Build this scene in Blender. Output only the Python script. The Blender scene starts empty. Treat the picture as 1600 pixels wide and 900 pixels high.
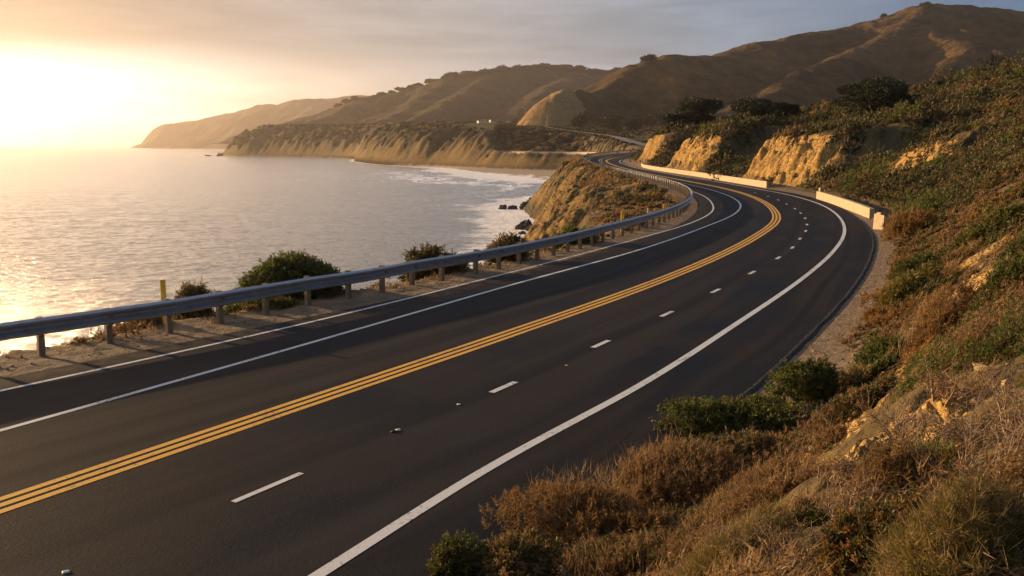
import bpy, math
import numpy as np
from mathutils import Vector

SC = bpy.context.scene
COL = SC.collection
R = math.radians

# ------------------------------------------------------------------ camera, sky, sun, exposure
CAM_Z = 6.0
FPX = 1400.0                       # focal length in pixels of a 1600 px wide picture
PITCH = math.atan(224.0 / FPX)
SUN_AZ, SUN_EL = R(-54.0), R(9.5)
SEA_Z = -19.0

cam = bpy.data.cameras.new('camera')
cam.sensor_width = 36.0
cam.lens = 36.0 * FPX / 1600.0
cam.clip_start = 0.1
cam.clip_end = 200000.0
cam_ob = bpy.data.objects.new('camera', cam)
cam_ob.location = (0, 0, CAM_Z)
cam_ob.rotation_euler = (math.pi / 2 - PITCH, 0, 0)
COL.objects.link(cam_ob)
SC.camera = cam_ob

SUN = Vector((math.sin(SUN_AZ) * math.cos(SUN_EL), math.cos(SUN_AZ) * math.cos(SUN_EL), math.sin(SUN_EL)))
sl = bpy.data.lights.new('sun', 'SUN')
sl.energy = 5.0
sl.angle = R(0.6)
sl.color = (1.0, 0.65, 0.32)
so = bpy.data.objects.new('sun', sl)
so.rotation_euler = (-SUN).to_track_quat('-Z', 'Y').to_euler()
so.location = (-60, 60, 60)
COL.objects.link(so)

SC.view_settings.view_transform = 'Standard'
SC.view_settings.look = 'None'
SC.view_settings.exposure = 0.90
SC.view_settings.gamma = 1.0
SC.cycles.use_denoising = True
SC.cycles.max_bounces = 6
SC.cycles.diffuse_bounces = 3
SC.cycles.glossy_bounces = 3
SC.cycles.transmission_bounces = 3
SC.cycles.transparent_max_bounces = 6


class NT:
    """tiny node-tree helper"""
    def __init__(s, tree):
        s.t = tree
        tree.nodes.clear()

    def n(s, kind, **kw):
        nd = s.t.nodes.new(kind)
        for k, v in kw.items():
            setattr(nd, k, v)
        return nd

    def link(s, a, b):
        s.t.links.new(a, b)

    def put(s, sock, v):
        if isinstance(v, bpy.types.NodeSocket):
            s.t.links.new(v, sock)
        elif isinstance(v, (tuple, list)) and len(v) == 3 and sock.type == 'RGBA':
            sock.default_value = (*v, 1)
        else:
            sock.default_value = v

    def math(s, op, a, b=0.0, c=0.0, clamp=False):
        m = s.n('ShaderNodeMath', operation=op, use_clamp=clamp)
        for i, v in enumerate((a, b, c)):
            s.put(m.inputs[i], v)
        return m.outputs[0]

    def mix(s, f, a, b, mode='MIX'):
        m = s.n('ShaderNodeMix', data_type='RGBA', blend_type=mode)
        m.clamp_factor = True
        s.put(m.inputs[0], f)
        s.put(m.inputs[6], a)
        s.put(m.inputs[7], b)
        return m.outputs[2]

    def ramp(s, f, stops, interp='LINEAR'):
        r = s.n('ShaderNodeValToRGB')
        r.color_ramp.interpolation = interp
        el = r.color_ramp.elements
        while len(el) < len(stops):
            el.new(0.5)
        for e, (p, c) in zip(el, stops):
            e.position = p
            e.color = (*c, 1) if isinstance(c, (tuple, list)) else (c, c, c, 1)
        s.put(r.inputs[0], f)
        return r.outputs[0]

    def remap(s, v, a, b, c=0.0, d=1.0, smooth=False):
        m = s.n('ShaderNodeMapRange')
        if smooth:
            m.interpolation_type = 'SMOOTHSTEP'
        s.put(m.inputs[0], v)
        for i, x in enumerate((a, b, c, d)):
            s.put(m.inputs[i + 1], x)
        return m.outputs[0]

    def noise(s, vec, scale, detail=3.0, rough=0.55, dist=0.0):
        m = s.n('ShaderNodeTexNoise')
        s.put(m.inputs['Vector'], vec)
        m.inputs['Scale'].default_value = scale
        m.inputs['Detail'].default_value = detail
        m.inputs['Roughness'].default_value = rough
        m.inputs['Distortion'].default_value = dist
        return m.outputs[0]

    def scale(s, vec, sc, loc=(0, 0, 0), rot=(0, 0, 0)):
        m = s.n('ShaderNodeMapping')
        s.put(m.inputs[0], vec)
        m.inputs['Scale'].default_value = sc
        m.inputs['Location'].default_value = loc
        m.inputs['Rotation'].default_value = rot
        return m.outputs[0]

    def bump(s, h, strength=0.5, dist=0.1, normal=None):
        b = s.n('ShaderNodeBump')
        b.inputs['Strength'].default_value = strength
        b.inputs['Distance'].default_value = dist
        s.put(b.inputs['Height'], h)
        if normal is not None:
            s.put(b.inputs['Normal'], normal)
        return b.outputs[0]


# ---- world: low-sun Nishita sky with a broken layer of cloud over it
w = bpy.data.worlds.new('World')
SC.world = w
w.use_nodes = True
N = NT(w.node_tree)
sky = N.n('ShaderNodeTexSky', sky_type='NISHITA')
sky.sun_disc = False
sky.sun_elevation = SUN_EL
sky.sun_rotation = SUN_AZ
sky.altitude = 20
sky.air_density = 1.0
sky.dust_density = 2.0
sky.ozone_density = 1.5
tc = N.n('ShaderNodeTexCoord')
dirv = N.n('ShaderNodeVectorMath', operation='NORMALIZE')
N.link(tc.outputs['Generated'], dirv.inputs[0])
dv = dirv.outputs[0]
dot = N.n('ShaderNodeVectorMath', operation='DOT_PRODUCT')
N.link(dv, dot.inputs[0])
dot.inputs[1].default_value = SUN
sep = N.n('ShaderNodeSeparateXYZ')
N.link(dv, sep.inputs[0])
el = N.math('MAXIMUM', sep.outputs[2], 0.0)
f = N.remap(dot.outputs['Value'], 0.1, 1.0)
cloud_hi = N.ramp(f, [(0.10, (.048, .082, .145)), (0.36, (.145, .177, .23)), (0.62, (.25, .228, .228)),
                      (0.75, (.215, .178, .165)), (0.88, (.23, .158, .12)), (1.0, (.10, .06, .05))])
cloud_lo = N.ramp(f, [(0.10, (.09, .125, .185)), (0.36, (.165, .19, .235)), (0.60, (.28, .25, .245)),
                      (0.73, (.46, .37, .30)), (0.87, (.80, .76, .70)), (1.0, (1.2, 1.15, 1.05))])
# cloud plane mapping: streaks flatten towards the horizon
cv = N.scale(dv, (2.2, 2.2, 17.0), rot=(0, R(3), 0))
n1 = N.noise(cv, 1.3, 5, 0.55, 0.6)
n2 = N.noise(cv, 4.0, 4, 0.6, 0.3)
nn = N.math('ADD', N.math('MULTIPLY', n1, 0.7), N.math('MULTIPLY', n2, 0.3))
edge = N.math('ADD', el, N.math('MULTIPLY', N.math('SUBTRACT', nn, 0.5), 0.075))
lay = N.remap(edge, 0.060, 0.112, smooth=True)
cl = N.mix(lay, cloud_lo, cloud_hi)
tex = N.remap(nn, 0.36, 0.64, 0.72, 1.24)
cl = N.mix(1.0, cl, tex, 'MULTIPLY')
skyc = N.mix(1.0, sky.outputs[0], (.1, .1, .1), 'MULTIPLY')
cover = N.remap(el, 0.15, 0.55, 0.9, 0.55)
# unseen sky above the view brightened sunward, added to light the sea's reflection
up = N.math('MULTIPLY', N.remap(el, 0.13, 0.32, smooth=True), N.remap(dot.outputs['Value'], 0.0, 0.55))
cl = N.mix(1.0, cl, N.mix(up, (1., 1., 1.), (1.5, 1.45, 1.4)), 'MULTIPLY')
tot = N.mix(cover, skyc, cl)
bg = N.n('ShaderNodeBackground')
N.link(N.mix(1.0, tot, (10., 10., 10.), 'MULTIPLY'), bg.inputs[0])
bg.inputs[1].default_value = 0.1
wo = N.n('ShaderNodeOutputWorld')
N.link(bg.outputs[0], wo.inputs[0])


# ------------------------------------------------------------------ helpers
def ray(u, v):
    dx = (u - 800.0) / FPX
    dy = -(v - 450.0) / FPX
    Y = math.cos(PITCH) + dy * math.sin(PITCH)
    Z = -math.sin(PITCH) + dy * math.cos(PITCH)
    return dx / Y, Z / Y


def at(u, v, d):
    """point seen at (u, v) of the 1600x900 picture, d metres ahead"""
    a, b = ray(u, v)
    return (a * d, d, CAM_Z + b * d)


def zr(y):
    y = np.asarray(y, float)
    return 0.5e-4 * np.clip(y - 230.0, 0, 300.0) ** 2


def gp(u, v, lift=0.0):
    """point of the road surface seen at (u, v)"""
    a, b = ray(u, v)
    y = -CAM_Z / b if b < -1e-4 else 480.0
    if y > 230:
        ys = np.linspace(200, 700, 20001)
        g = CAM_Z + b * ys - zr(ys)
        i = int(np.argmax(g < 0)) if (g < 0).any() else int(np.argmin(np.abs(g)))
        y = ys[i]
    return np.array([a * y, y, float(zr(y)) + lift])


def spline(pts, step):
    """centripetal-ish Catmull-Rom through points, resampled at an even step"""
    p = np.asarray(pts, float)
    p = np.vstack([2 * p[0] - p[1], p, 2 * p[-1] - p[-2]])
    out = []
    for i in range(1, len(p) - 2):
        a, b, c, d = p[i - 1:i + 3]
        la, lb, lc = [max(np.linalg.norm(q), 1e-6) for q in (b - a, c - b, d - c)]
        m1 = ((b - a) / la * lb + (c - b) / lb * la) / (la + lb) * lb
        m2 = ((c - b) / lb * lc + (d - c) / lc * lb) / (lb + lc) * lb
        t = np.linspace(0, 1, 24, endpoint=False)[:, None]
        out.append((2 * t**3 - 3 * t**2 + 1) * b + (t**3 - 2 * t**2 + t) * m1 + (-2 * t**3 + 3 * t**2) * c + (t**3 - t**2) * m2)
    q = np.vstack(out + [p[-2][None]])
    s = np.r_[0, np.cumsum(np.linalg.norm(np.diff(q, axis=0), axis=1))]
    n = max(2, int(round(s[-1] / step)) + 1) if step else 2
    ss = np.linspace(0, s[-1], n)
    return np.stack([np.interp(ss, s, q[:, k]) for k in range(p.shape[1])], 1)


def resample(q, n):
    s = np.r_[0, np.cumsum(np.linalg.norm(np.diff(q, axis=0), axis=1))]
    ss = np.linspace(0, s[-1], n)
    return np.stack([np.interp(ss, s, q[:, k]) for k in range(q.shape[1])], 1)


def smoothstep(a, b, x):
    t = np.clip((x - a) / (b - a), 0, 1)
    return t * t * (3 - 2 * t)


def _grad(ix, iy, seed):
    h = (ix.astype(np.int64) * 374761393 + iy.astype(np.int64) * 668265263 + seed * 144665) & 0x7fffffff
    h = ((h ^ (h >> 13)) * 1274126177) & 0x7fffffff
    a = ((h ^ (h >> 16)) & 0xffff) * (2 * math.pi / 65536.0)
    return np.cos(a), np.sin(a)


def pnoise(x, y, seed=0):
    x = np.asarray(x, float)
    y = np.asarray(y, float)
    ix, iy = np.floor(x), np.floor(y)
    fx, fy = x - ix, y - iy
    ux, uy = fx * fx * fx * (fx * (fx * 6 - 15) + 10), fy * fy * fy * (fy * (fy * 6 - 15) + 10)

    def g(a, b):
        gx, gy = _grad(ix + a, iy + b, seed)
        return gx * (fx - a) + gy * (fy - b)
    a = g(0, 0) + ux * (g(1, 0) - g(0, 0))
    b = g(0, 1) + ux * (g(1, 1) - g(0, 1))
    return (a + uy * (b - a)) * 1.5


def fbm(x, y, octv=4, seed=0, gain=0.5):
    t, a, f = 0.0, 1.0, 1.0
    for k in range(octv):
        t = t + a * pnoise(x * f, y * f, seed + k * 17)
        a *= gain
        f *= 2.03
    return t


def ridged(x, y, octv=3, seed=0):
    t, a, f = 0.0, 1.0, 1.0
    for k in range(octv):
        t = t + a * (1 - 2 * np.abs(pnoise(x * f, y * f, seed + k * 13)))
        a *= 0.5
        f *= 2.1
    return t


def polydist(x, y, pl, closed=False):
    """unsigned distance, side (+ = right of travel), z and along-position of the nearest polyline point"""
    x = np.ravel(x)
    y = np.ravel(y)
    best = np.full(x.shape, 1e18)
    side = np.zeros(x.shape)
    along = np.zeros(x.shape)
    zz = np.zeros(x.shape)
    s0 = 0.0
    has_z = pl.shape[1] > 2
    for i in range(len(pl) - 1):
        ax, ay = pl[i, 0], pl[i, 1]
        bx, by = pl[i + 1, 0] - ax, pl[i + 1, 1] - ay
        L2 = bx * bx + by * by + 1e-12
        px, py = x - ax, y - ay
        t = np.clip((px * bx + py * by) / L2, 0, 1)
        d = (px - t * bx) ** 2 + (py - t * by) ** 2
        m = d < best
        best = np.where(m, d, best)
        side = np.where(m, px * by - py * bx, side)
        along = np.where(m, s0 + t * math.sqrt(L2), along)
        if has_z:
            zz = np.where(m, pl[i, 2] + t * (pl[i + 1, 2] - pl[i, 2]), zz)
        s0 += math.sqrt(L2)
    return np.sqrt(best), np.sign(side), zz, along


def chunked(fn, x, y, n=200000):
    x = np.ravel(x)
    y = np.ravel(y)
    return np.concatenate([fn(x[i:i + n], y[i:i + n]) for i in range(0, len(x), n)])


def np_mesh(name, V, F, mats, mat_idx=None, smooth=False, attrs=None, uv=None):
    """mesh from numpy arrays: V (n,3); F (m,3) or (m,4)"""
    me = bpy.data.meshes.new(name)
    V = np.ascontiguousarray(V, np.float32)
    F = np.ascontiguousarray(F, np.int32)
    k = F.shape[1]
    me.vertices.add(len(V))
    me.vertices.foreach_set('co', V.ravel())
    me.loops.add(F.size)
    me.loops.foreach_set('vertex_index', F.ravel())
    me.polygons.add(len(F))
    me.polygons.foreach_set('loop_start', np.arange(0, F.size, k, dtype=np.int32))
    me.polygons.foreach_set('loop_total', np.full(len(F), k, np.int32))
    for m in mats:
        me.materials.append(m)
    if mat_idx is not None:
        me.polygons.foreach_set('material_index', np.ascontiguousarray(mat_idx, np.int32))
    me.polygons.foreach_set('use_smooth', np.full(len(F), smooth, bool))
    for an, av in (attrs or {}).items():
        a = me.attributes.new(an, 'FLOAT', 'POINT')
        a.data.foreach_set('value', np.ascontiguousarray(av, np.float32))
    if uv is not None:
        l = me.uv_layers.new(name='UVMap')
        l.data.foreach_set('uv', np.ascontiguousarray(uv[F.ravel()], np.float32).ravel())
    me.update(calc_edges=True)
    return me


def link(name, me, parent=None, loc=None):
    o = bpy.data.objects.new(name, me)
    COL.objects.link(o)
    if parent is not None:
        o.parent = parent
    if loc is not None:
        o.location = loc
    return o


def tag(o, label=None, cat=None, group=None, kind=None):
    if label:
        o['label'] = label
    if cat:
        o['category'] = cat
    if group:
        o['group'] = group
    if kind:
        o['kind'] = kind
    return o


def empty(name, loc, rz=0.0):
    o = bpy.data.objects.new(name, None)
    o.empty_display_size = 0.3
    o.location = loc
    o.rotation_euler = (0, 0, rz)
    COL.objects.link(o)
    return o


def copy_tree(src, loc, rz=0.0, sc=None):
    r = src.copy()
    COL.objects.link(r)
    r.location = loc
    r.rotation_euler = (0, 0, rz)
    if sc is not None:
        r.scale = sc
    for ch in list(src.children):
        c = ch.copy()
        COL.objects.link(c)
        c.parent = r
        for g in list(ch.children):
            d = g.copy()
            COL.objects.link(d)
            d.parent = c
    return r


class MB:
    """collects simple solids into one mesh"""
    def __init__(s):
        s.v, s.f = [], []

    def add(s, V, F):
        o = len(s.v)
        s.v += [tuple(p) for p in V]
        s.f += [tuple(i + o for i in q) for q in F]
        return s

    def box(s, x0, x1, y0, y1, z0, z1):
        V = [(x, y, z) for z in (z0, z1) for x, y in ((x0, y0), (x1, y0), (x1, y1), (x0, y1))]
        return s.add(V, [(3, 2, 1, 0), (4, 5, 6, 7), (0, 1, 5, 4), (1, 2, 6, 5), (2, 3, 7, 6), (3, 0, 4, 7)])

    def tube(s, pts, rad, n=6):
        pts = [Vector(p) for p in pts]
        rings = []
        for i, p in enumerate(pts):
            d = (pts[min(i + 1, len(pts) - 1)] - pts[max(i - 1, 0)]).normalized()
            a = d.orthogonal().normalized()
            b = d.cross(a)
            r = rad[i] if isinstance(rad, (list, tuple)) else rad
            rings.append([p + (a * math.cos(2 * math.pi * k / n) + b * math.sin(2 * math.pi * k / n)) * r for k in range(n)])
        V = [q for rg in rings for q in rg]
        F = [(i * n + k, i * n + (k + 1) % n, (i + 1) * n + (k + 1) % n, (i + 1) * n + k) for i in range(len(pts) - 1) for k in range(n)]
        F += [tuple(range(n))[::-1], tuple(range((len(pts) - 1) * n, len(pts) * n))]
        return s.add(V, F)

    def mesh(s, name, mat, smooth=False, bevel=0.0):
        me = bpy.data.meshes.new(name)
        me.from_pydata(s.v, [], s.f)
        me.materials.append(mat)
        if smooth:
            for p in me.polygons:
                p.use_smooth = True
        if bevel:
            import bmesh
            bm = bmesh.new()
            bm.from_mesh(me)
            bmesh.ops.bevel(bm, geom=bm.edges[:], offset=bevel, segments=2, affect='EDGES', profile=0.6)
            bm.to_mesh(me)
            bm.free()
        me.update()
        return me

    def build(s, name, mat, parent=None, smooth=False, bevel=0.0):
        return link(name, s.mesh(name, mat, smooth, bevel), parent)


# ------------------------------------------------------------------ materials
def mat(name):
    m = bpy.data.materials.new(name)
    m.use_nodes = True
    n = NT(m.node_tree)
    b = n.n('ShaderNodeBsdfPrincipled')
    o = n.n('ShaderNodeOutputMaterial')
    n.link(b.outputs[0], o.inputs[0])
    return m, n, b, o


def pos(n):
    return n.n('ShaderNodeNewGeometry').outputs['Position']


def simple(name, col, rough=0.8, var=0.25, scale=3.0, metal=0.0, bump=0.0, bscale=20.0):
    m, n, b, o = mat(name)
    t = n.n('ShaderNodeTexCoord').outputs['Object']
    k = n.noise(t, scale, 4)
    c = n.mix(n.remap(k, 0.3, 0.7), tuple(x * (1 - var) for x in col), tuple(min(1, x * (1 + var)) for x in col))
    n.put(b.inputs['Base Color'], c)
    b.inputs['Roughness'].default_value = rough
    b.inputs['Metallic'].default_value = metal
    if bump:
        n.put(b.inputs['Normal'], n.bump(n.noise(t, bscale, 5), bump, 0.03))
    return m


def leaf_mat(name, cols, trans=0.3, rough=0.6):
    """foliage: one colour per leaf out of the listed ones"""
    m, n, b, o = mat(name)
    g = n.n('ShaderNodeNewGeometry')
    stops = [(i / max(1, len(cols) - 1), c) for i, c in enumerate(cols)]
    r = n.ramp(n.remap(g.outputs['Random Per Island'], 0, 1, .12, .88), stops)
    big = n.noise(g.outputs['Position'], 1.1, 3)
    r = n.mix(1.0, r, n.remap(big, 0.3, 0.7, 0.75, 1.3), 'MULTIPLY')
    n.put(b.inputs['Base Color'], r)
    b.inputs['Roughness'].default_value = rough
    b.inputs['Specular IOR Level'].default_value = 0.25
    tr = n.n('ShaderNodeBsdfTranslucent')
    n.put(tr.inputs[0], r)
    mx = n.n('ShaderNodeMixShader')
    mx.inputs[0].default_value = trans
    n.link(b.outputs[0], mx.inputs[1])
    n.link(tr.outputs[0], mx.inputs[2])
    n.link(mx.outputs[0], o.inputs[0])
    return m


def make_asphalt():
    m, n, b, o = mat('asphalt')
    uv = n.n('ShaderNodeUVMap').outputs[0]
    p = pos(n)
    big = n.noise(n.scale(uv, (0.30, 0.035, 1)), 1.0, 4, 0.6, 0.4)
    blot = n.noise(n.scale(p, (0.16, 0.16, 0.16)), 1.0, 4, 0.6)
    fine = n.noise(p, 45.0, 3, 0.7)
    speck = n.noise(p, 16.0, 2, 0.6)
    c = n.mix(n.remap(big, 0.42, 0.58), (.0095, .0125, .0185), (.033, .0295, .0300))
    c = n.mix(n.remap(blot, 0.42, 0.58, 0, 0.7), c, (.033, .0245, .0205))
    c = n.mix(1.0, c, n.remap(fine, 0.3, 0.7, 0.45, 1.6), 'MULTIPLY')
    c = n.mix(n.remap(speck, 0.62, 0.72, 0, 0.5), c, (.065, .057, .05))
    # wheel paths polished darker along the lanes
    tr = n.noise(n.scale(uv, (1.1, 0.012, 1)), 1.0, 2, 0.5)
    c = n.mix(n.remap(tr, 0.46, 0.62, 0, 0.75), c, (.0125, .0135, .0170))
    # tar-filled cracks
    vo = n.n('ShaderNodeTexVoronoi', feature='DISTANCE_TO_EDGE')
    n.put(vo.inputs['Vector'], n.mix(0.04, n.scale(uv, (0.16, 0.05, 1)), n.n('ShaderNodeTexNoise').outputs[1]))
    vo.inputs['Scale'].default_value = 1.0
    cr = n.math('MULTIPLY', n.remap(vo.outputs['Distance'], 0.002, 0.006, 1, 0), n.remap(blot, 0.48, 0.6))
    c = n.mix(n.math('MULTIPLY', cr, 0.6), c, (.012, .012, .013))
    # construction joints that run along the lanes, and dusty margins
    su = n.n('ShaderNodeSeparateXYZ')
    n.link(uv, su.inputs[0])
    jt = n.math('ABSOLUTE', n.math('SUBTRACT', n.math('FRACT', n.math('DIVIDE', n.math('ADD', su.outputs[0], n.math('MULTIPLY', n.noise(p, 0.3, 2), 0.25)), 3.9)), 0.5))
    c = n.mix(n.math('MULTIPLY', n.remap(jt, 0.0, 0.012, 0.65, 0), n.remap(blot, .4, .55)), c, (.011, .011, .012))
    c = n.mix(n.math('MULTIPLY', n.remap(su.outputs[0], 1.3, 0.2, 0, .6), n.remap(n.noise(p, 2.2, 4), .42, .62)), c, (.12, .092, .065))
    n.put(b.inputs['Base Color'], c)
    n.put(b.inputs['Roughness'], n.remap(big, 0.3, 0.7, 0.62, 0.8))
    b.inputs['Specular IOR Level'].default_value = 0.045
    h = n.math('ADD', n.math('MULTIPLY', fine, 0.6), speck)
    n.put(b.inputs['Normal'], n.bump(h, 0.55, 0.012))
    return m


def make_paint(name, col, wear=0.5):
    m, n, b, o = mat(name)
    p = pos(n)
    k = n.noise(p, 9.0, 6, 0.72)
    big = n.noise(p, 0.7, 3)
    thr = n.math('ADD', n.math('MULTIPLY', big, 0.35), n.math('MULTIPLY', k, 0.65))
    f = n.remap(thr, 0.545, 0.595, 0, wear)
    c = n.mix(n.remap(n.noise(p, 30., 3), 0.3, 0.7), tuple(x * 0.8 for x in col), col)
    c = n.mix(f, c, (.05, .046, .042))
    n.put(b.inputs['Base Color'], c)
    b.inputs['Roughness'].default_value = 0.6
    n.put(b.inputs['Normal'], n.bump(n.noise(p, 45., 3), 0.4, 0.008))
    return m


def make_ground():
    """soil, scrub mat and bare sandstone chosen by slope and the 'bare'/'dirt' attributes"""
    m, n, b, o = mat('coastal_ground')
    g = n.n('ShaderNodeNewGeometry')
    p = g.outputs['Position']
    at_b = n.n('ShaderNodeAttribute', attribute_name='bare').outputs['Fac']
    at_d = n.n('ShaderNodeAttribute', attribute_name='dirt').outputs['Fac']
    at_s = n.n('ShaderNodeAttribute', attribute_name='sand').outputs['Fac']
    nz = n.n('ShaderNodeSeparateXYZ')
    n.link(g.outputs['True Normal'], nz.inputs[0])
    k1 = n.noise(p, 0.22, 5, 0.65)
    k2 = n.noise(p, 1.7, 5, 0.68)
    k3 = n.noise(p, 14.0, 4, 0.7)
    kf = n.noise(p, 0.045, 6, 0.7)
    scrub = n.mix(n.remap(k2, 0.38, 0.62), (.042, .034, .016), (.12, .085, .038))
    scrub = n.mix(n.remap(kf, 0.45, 0.62, 0, 0.8), scrub, (.14, .10, .045))
    strat = n.math('ADD', n.math('MULTIPLY', n.noise(n.scale(p, (0.3, 0.3, 2.2)), 1.0, 5, 0.7), .4), n.math('MULTIPLY', n.noise(n.scale(p, (1.5, 1.5, .35)), 1.0, 5, 0.72, .5), .6))
    rock = n.mix(n.remap(strat, 0.40, 0.60), (.30, .175, .062), (.64, .41, .135))
    rock = n.mix(n.remap(k2, 0.52, 0.66, 0, 0.6), rock, (.14, .085, .036))  # crevice shade put into the rock colour through noise
    sx = n.n('ShaderNodeSeparateXYZ')
    n.link(p, sx.inputs[0])
    wet = n.remap(n.math('ADD', sx.outputs[2], n.math('MULTIPLY', k1, 6.0)), -13.5, -10.0, 1, 0)
    rock = n.mix(n.math('MULTIPLY', wet, n.math('SUBTRACT', 1.0, at_s)), rock, (.055, .045, .036))
    dirt = n.mix(n.remap(k3, 0.3, 0.7), (.15, .108, .068), (.30, .222, .145))
    dirt = n.mix(n.remap(k2, 0.45, 0.7, 0, 0.6), dirt, (.11, .074, .042))
    steep = n.remap(nz.outputs[2], 0.80, 0.60)
    fb = n.math('ADD', at_b, n.math('MULTIPLY', n.math('SUBTRACT', k2, 0.5), 0.9))
    fb = n.remap(fb, 0.40, 0.58)
    fs = n.remap(n.math('ADD', steep, n.math('MULTIPLY', n.math('SUBTRACT', k1, 0.5), 1.6)), 0.45, 0.75)
    c = n.mix(n.math('MAXIMUM', fb, n.math('MULTIPLY', fs, 0.0)), scrub, rock)
    c = n.mix(at_d, c, dirt)
    c = n.mix(at_s, c, n.mix(k1, (.36, .27, .18), (.44, .34, .23)))
    c = n.mix(1.0, c, n.remap(k3, 0.25, 0.75, 0.7, 1.3), 'MULTIPLY')
    n.put(b.inputs['Base Color'], c)
    b.inputs['Roughness'].default_value = 0.95
    b.inputs['Specular IOR Level'].default_value = 0.15
    vo = n.n('ShaderNodeTexVoronoi', feature='DISTANCE_TO_EDGE')
    n.put(vo.inputs['Vector'], n.mix(0.12, n.scale(p, (.9, .9, .55)), n.n('ShaderNodeTexNoise').outputs[1]))
    crack = n.remap(vo.outputs['Distance'], 0.0, 0.16)
    h = n.math('ADD', n.math('MULTIPLY', k3, 0.10), n.math('MULTIPLY', k2, 0.7))
    h = n.math('ADD', h, n.math('MULTIPLY', n.math('MULTIPLY', crack, fb), 0.9))
    bd = n.bump(h, 0.7, 0.35)
    n.put(b.inputs['Normal'], bd)
    return m


def make_hill(name, lo, hi, rock, sc=1.0):
    m, n, b, o = mat(name)
    g = n.n('ShaderNodeNewGeometry')
    p = g.outputs['Position']
    at_b = n.n('ShaderNodeAttribute', attribute_name='bare').outputs['Fac']
    k1 = n.noise(p, 0.006 * sc, 6, 0.65)
    k2 = n.noise(p, 0.035 * sc, 6, 0.7)
    k3 = n.noise(p, 0.25 * sc, 4, 0.7)
    c = n.mix(n.remap(n.math('ADD', n.math('MULTIPLY', k1, 0.5), n.math('MULTIPLY', k2, 0.5)), 0.40, 0.60), lo, hi)
    c = n.mix(n.remap(k3, 0.55, 0.7, 0, 0.55), c, tuple(x * 0.45 for x in lo))
    fb = n.remap(n.math('ADD', at_b, n.math('MULTIPLY', n.math('SUBTRACT', k2, 0.5), 0.8)), 0.4, 0.6)
    c = n.mix(fb, c, n.mix(n.remap(k3, 0.35, 0.65), tuple(x * .6 for x in rock), rock))
    n.put(b.inputs['Base Color'], c)
    b.inputs['Roughness'].default_value = 0.95
    b.inputs['Specular IOR Level'].default_value = 0.1
    n.put(b.inputs['Normal'], n.bump(n.math('ADD', k3, n.math('MULTIPLY', k2, 2.0)), 0.9, 6.0 / sc))
    return m


def make_water():
    m, n, b, o = mat('sea_water')
    p = pos(n)
    at_f = n.n('ShaderNodeAttribute', attribute_name='foam').outputs['Fac']
    pw = n.scale(p, (1.0, 1.0, 1.0), rot=(0, 0, R(18)))
    a1 = n.noise(n.scale(pw, (0.34, 0.72, 0.5)), 1.0, 6, 0.68, 0.5)
    a2 = n.noise(n.scale(pw, (0.9, 1.9, 0.9)), 1.0, 5, 0.7, 0.4)
    a3 = n.noise(n.scale(pw, (0.035, 0.10, 0.1)), 1.0, 3, 0.6, 0.3)
    big = n.noise(n.scale(pw, (0.004, 0.012, 0.01)), 1.0, 4, 0.6)
    h = n.math('ADD', n.math('ADD', n.math('MULTIPLY', a1, 1.0), n.math('MULTIPLY', a2, 0.5)), n.math('MULTIPLY', a3, 2.0))
    nrm = n.bump(h, 0.8, n_dist_water)
    n.put(b.inputs['Normal'], nrm)
    f1 = n.noise(n.scale(pw, (0.10, 0.22, 0.2)), 1.0, 6, 0.72, 0.8)
    f2 = n.noise(n.scale(pw, (0.5, 0.8, 0.5)), 1.0, 5, 0.75, 0.6)
    ff = n.math('ADD', at_f, n.math('MULTIPLY', n.math('SUBTRACT', n.math('ADD', n.math('MULTIPLY', f1, 0.65), n.math('MULTIPLY', f2, 0.35)), 0.5), 1.5))
    ff = n.math('MULTIPLY', n.remap(ff, 0.36, 0.62), n.remap(at_f, 0.02, 0.15))
    c = n.mix(n.remap(big, 0.35, 0.65), (.035, .045, .055), (.055, .066, .075))
    c = n.mix(n.remap(at_f, 0.1, 0.8, 0, 0.6), c, (.10, .16, .17))
    c = n.mix(ff, c, (.95, .95, .93))
    n.put(b.inputs['Base Color'], c)
    n.put(b.inputs['Roughness'], n.mix(ff, (.16, .16, .16), (.8, .8, .8)))
    b.inputs['IOR'].default_value = 1.6
    gl = n.n('ShaderNodeBsdfGlossy')
    gl.inputs['Color'].default_value = (.93, .92, .88, 1)
    gl.inputs['Roughness'].default_value = 0.17
    n.put(gl.inputs['Normal'], nrm)
    mx = n.n('ShaderNodeMixShader')
    lw = n.n('ShaderNodeLayerWeight')
    lw.inputs['Blend'].default_value = 0.5
    n.put(lw.inputs['Normal'], nrm)
    n.put(mx.inputs[0], n.math('MULTIPLY', n.math('SUBTRACT', 1.0, ff), n.remap(lw.outputs['Facing'], 0.48, 0.84, 0.05, 0.95)))
    n.link(b.outputs[0], mx.inputs[1])
    n.link(gl.outputs[0], mx.inputs[2])
    n.link(mx.outputs[0], o.inputs[0])
    b.inputs['Specular IOR Level'].default_value = 0.5
    return m


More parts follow.
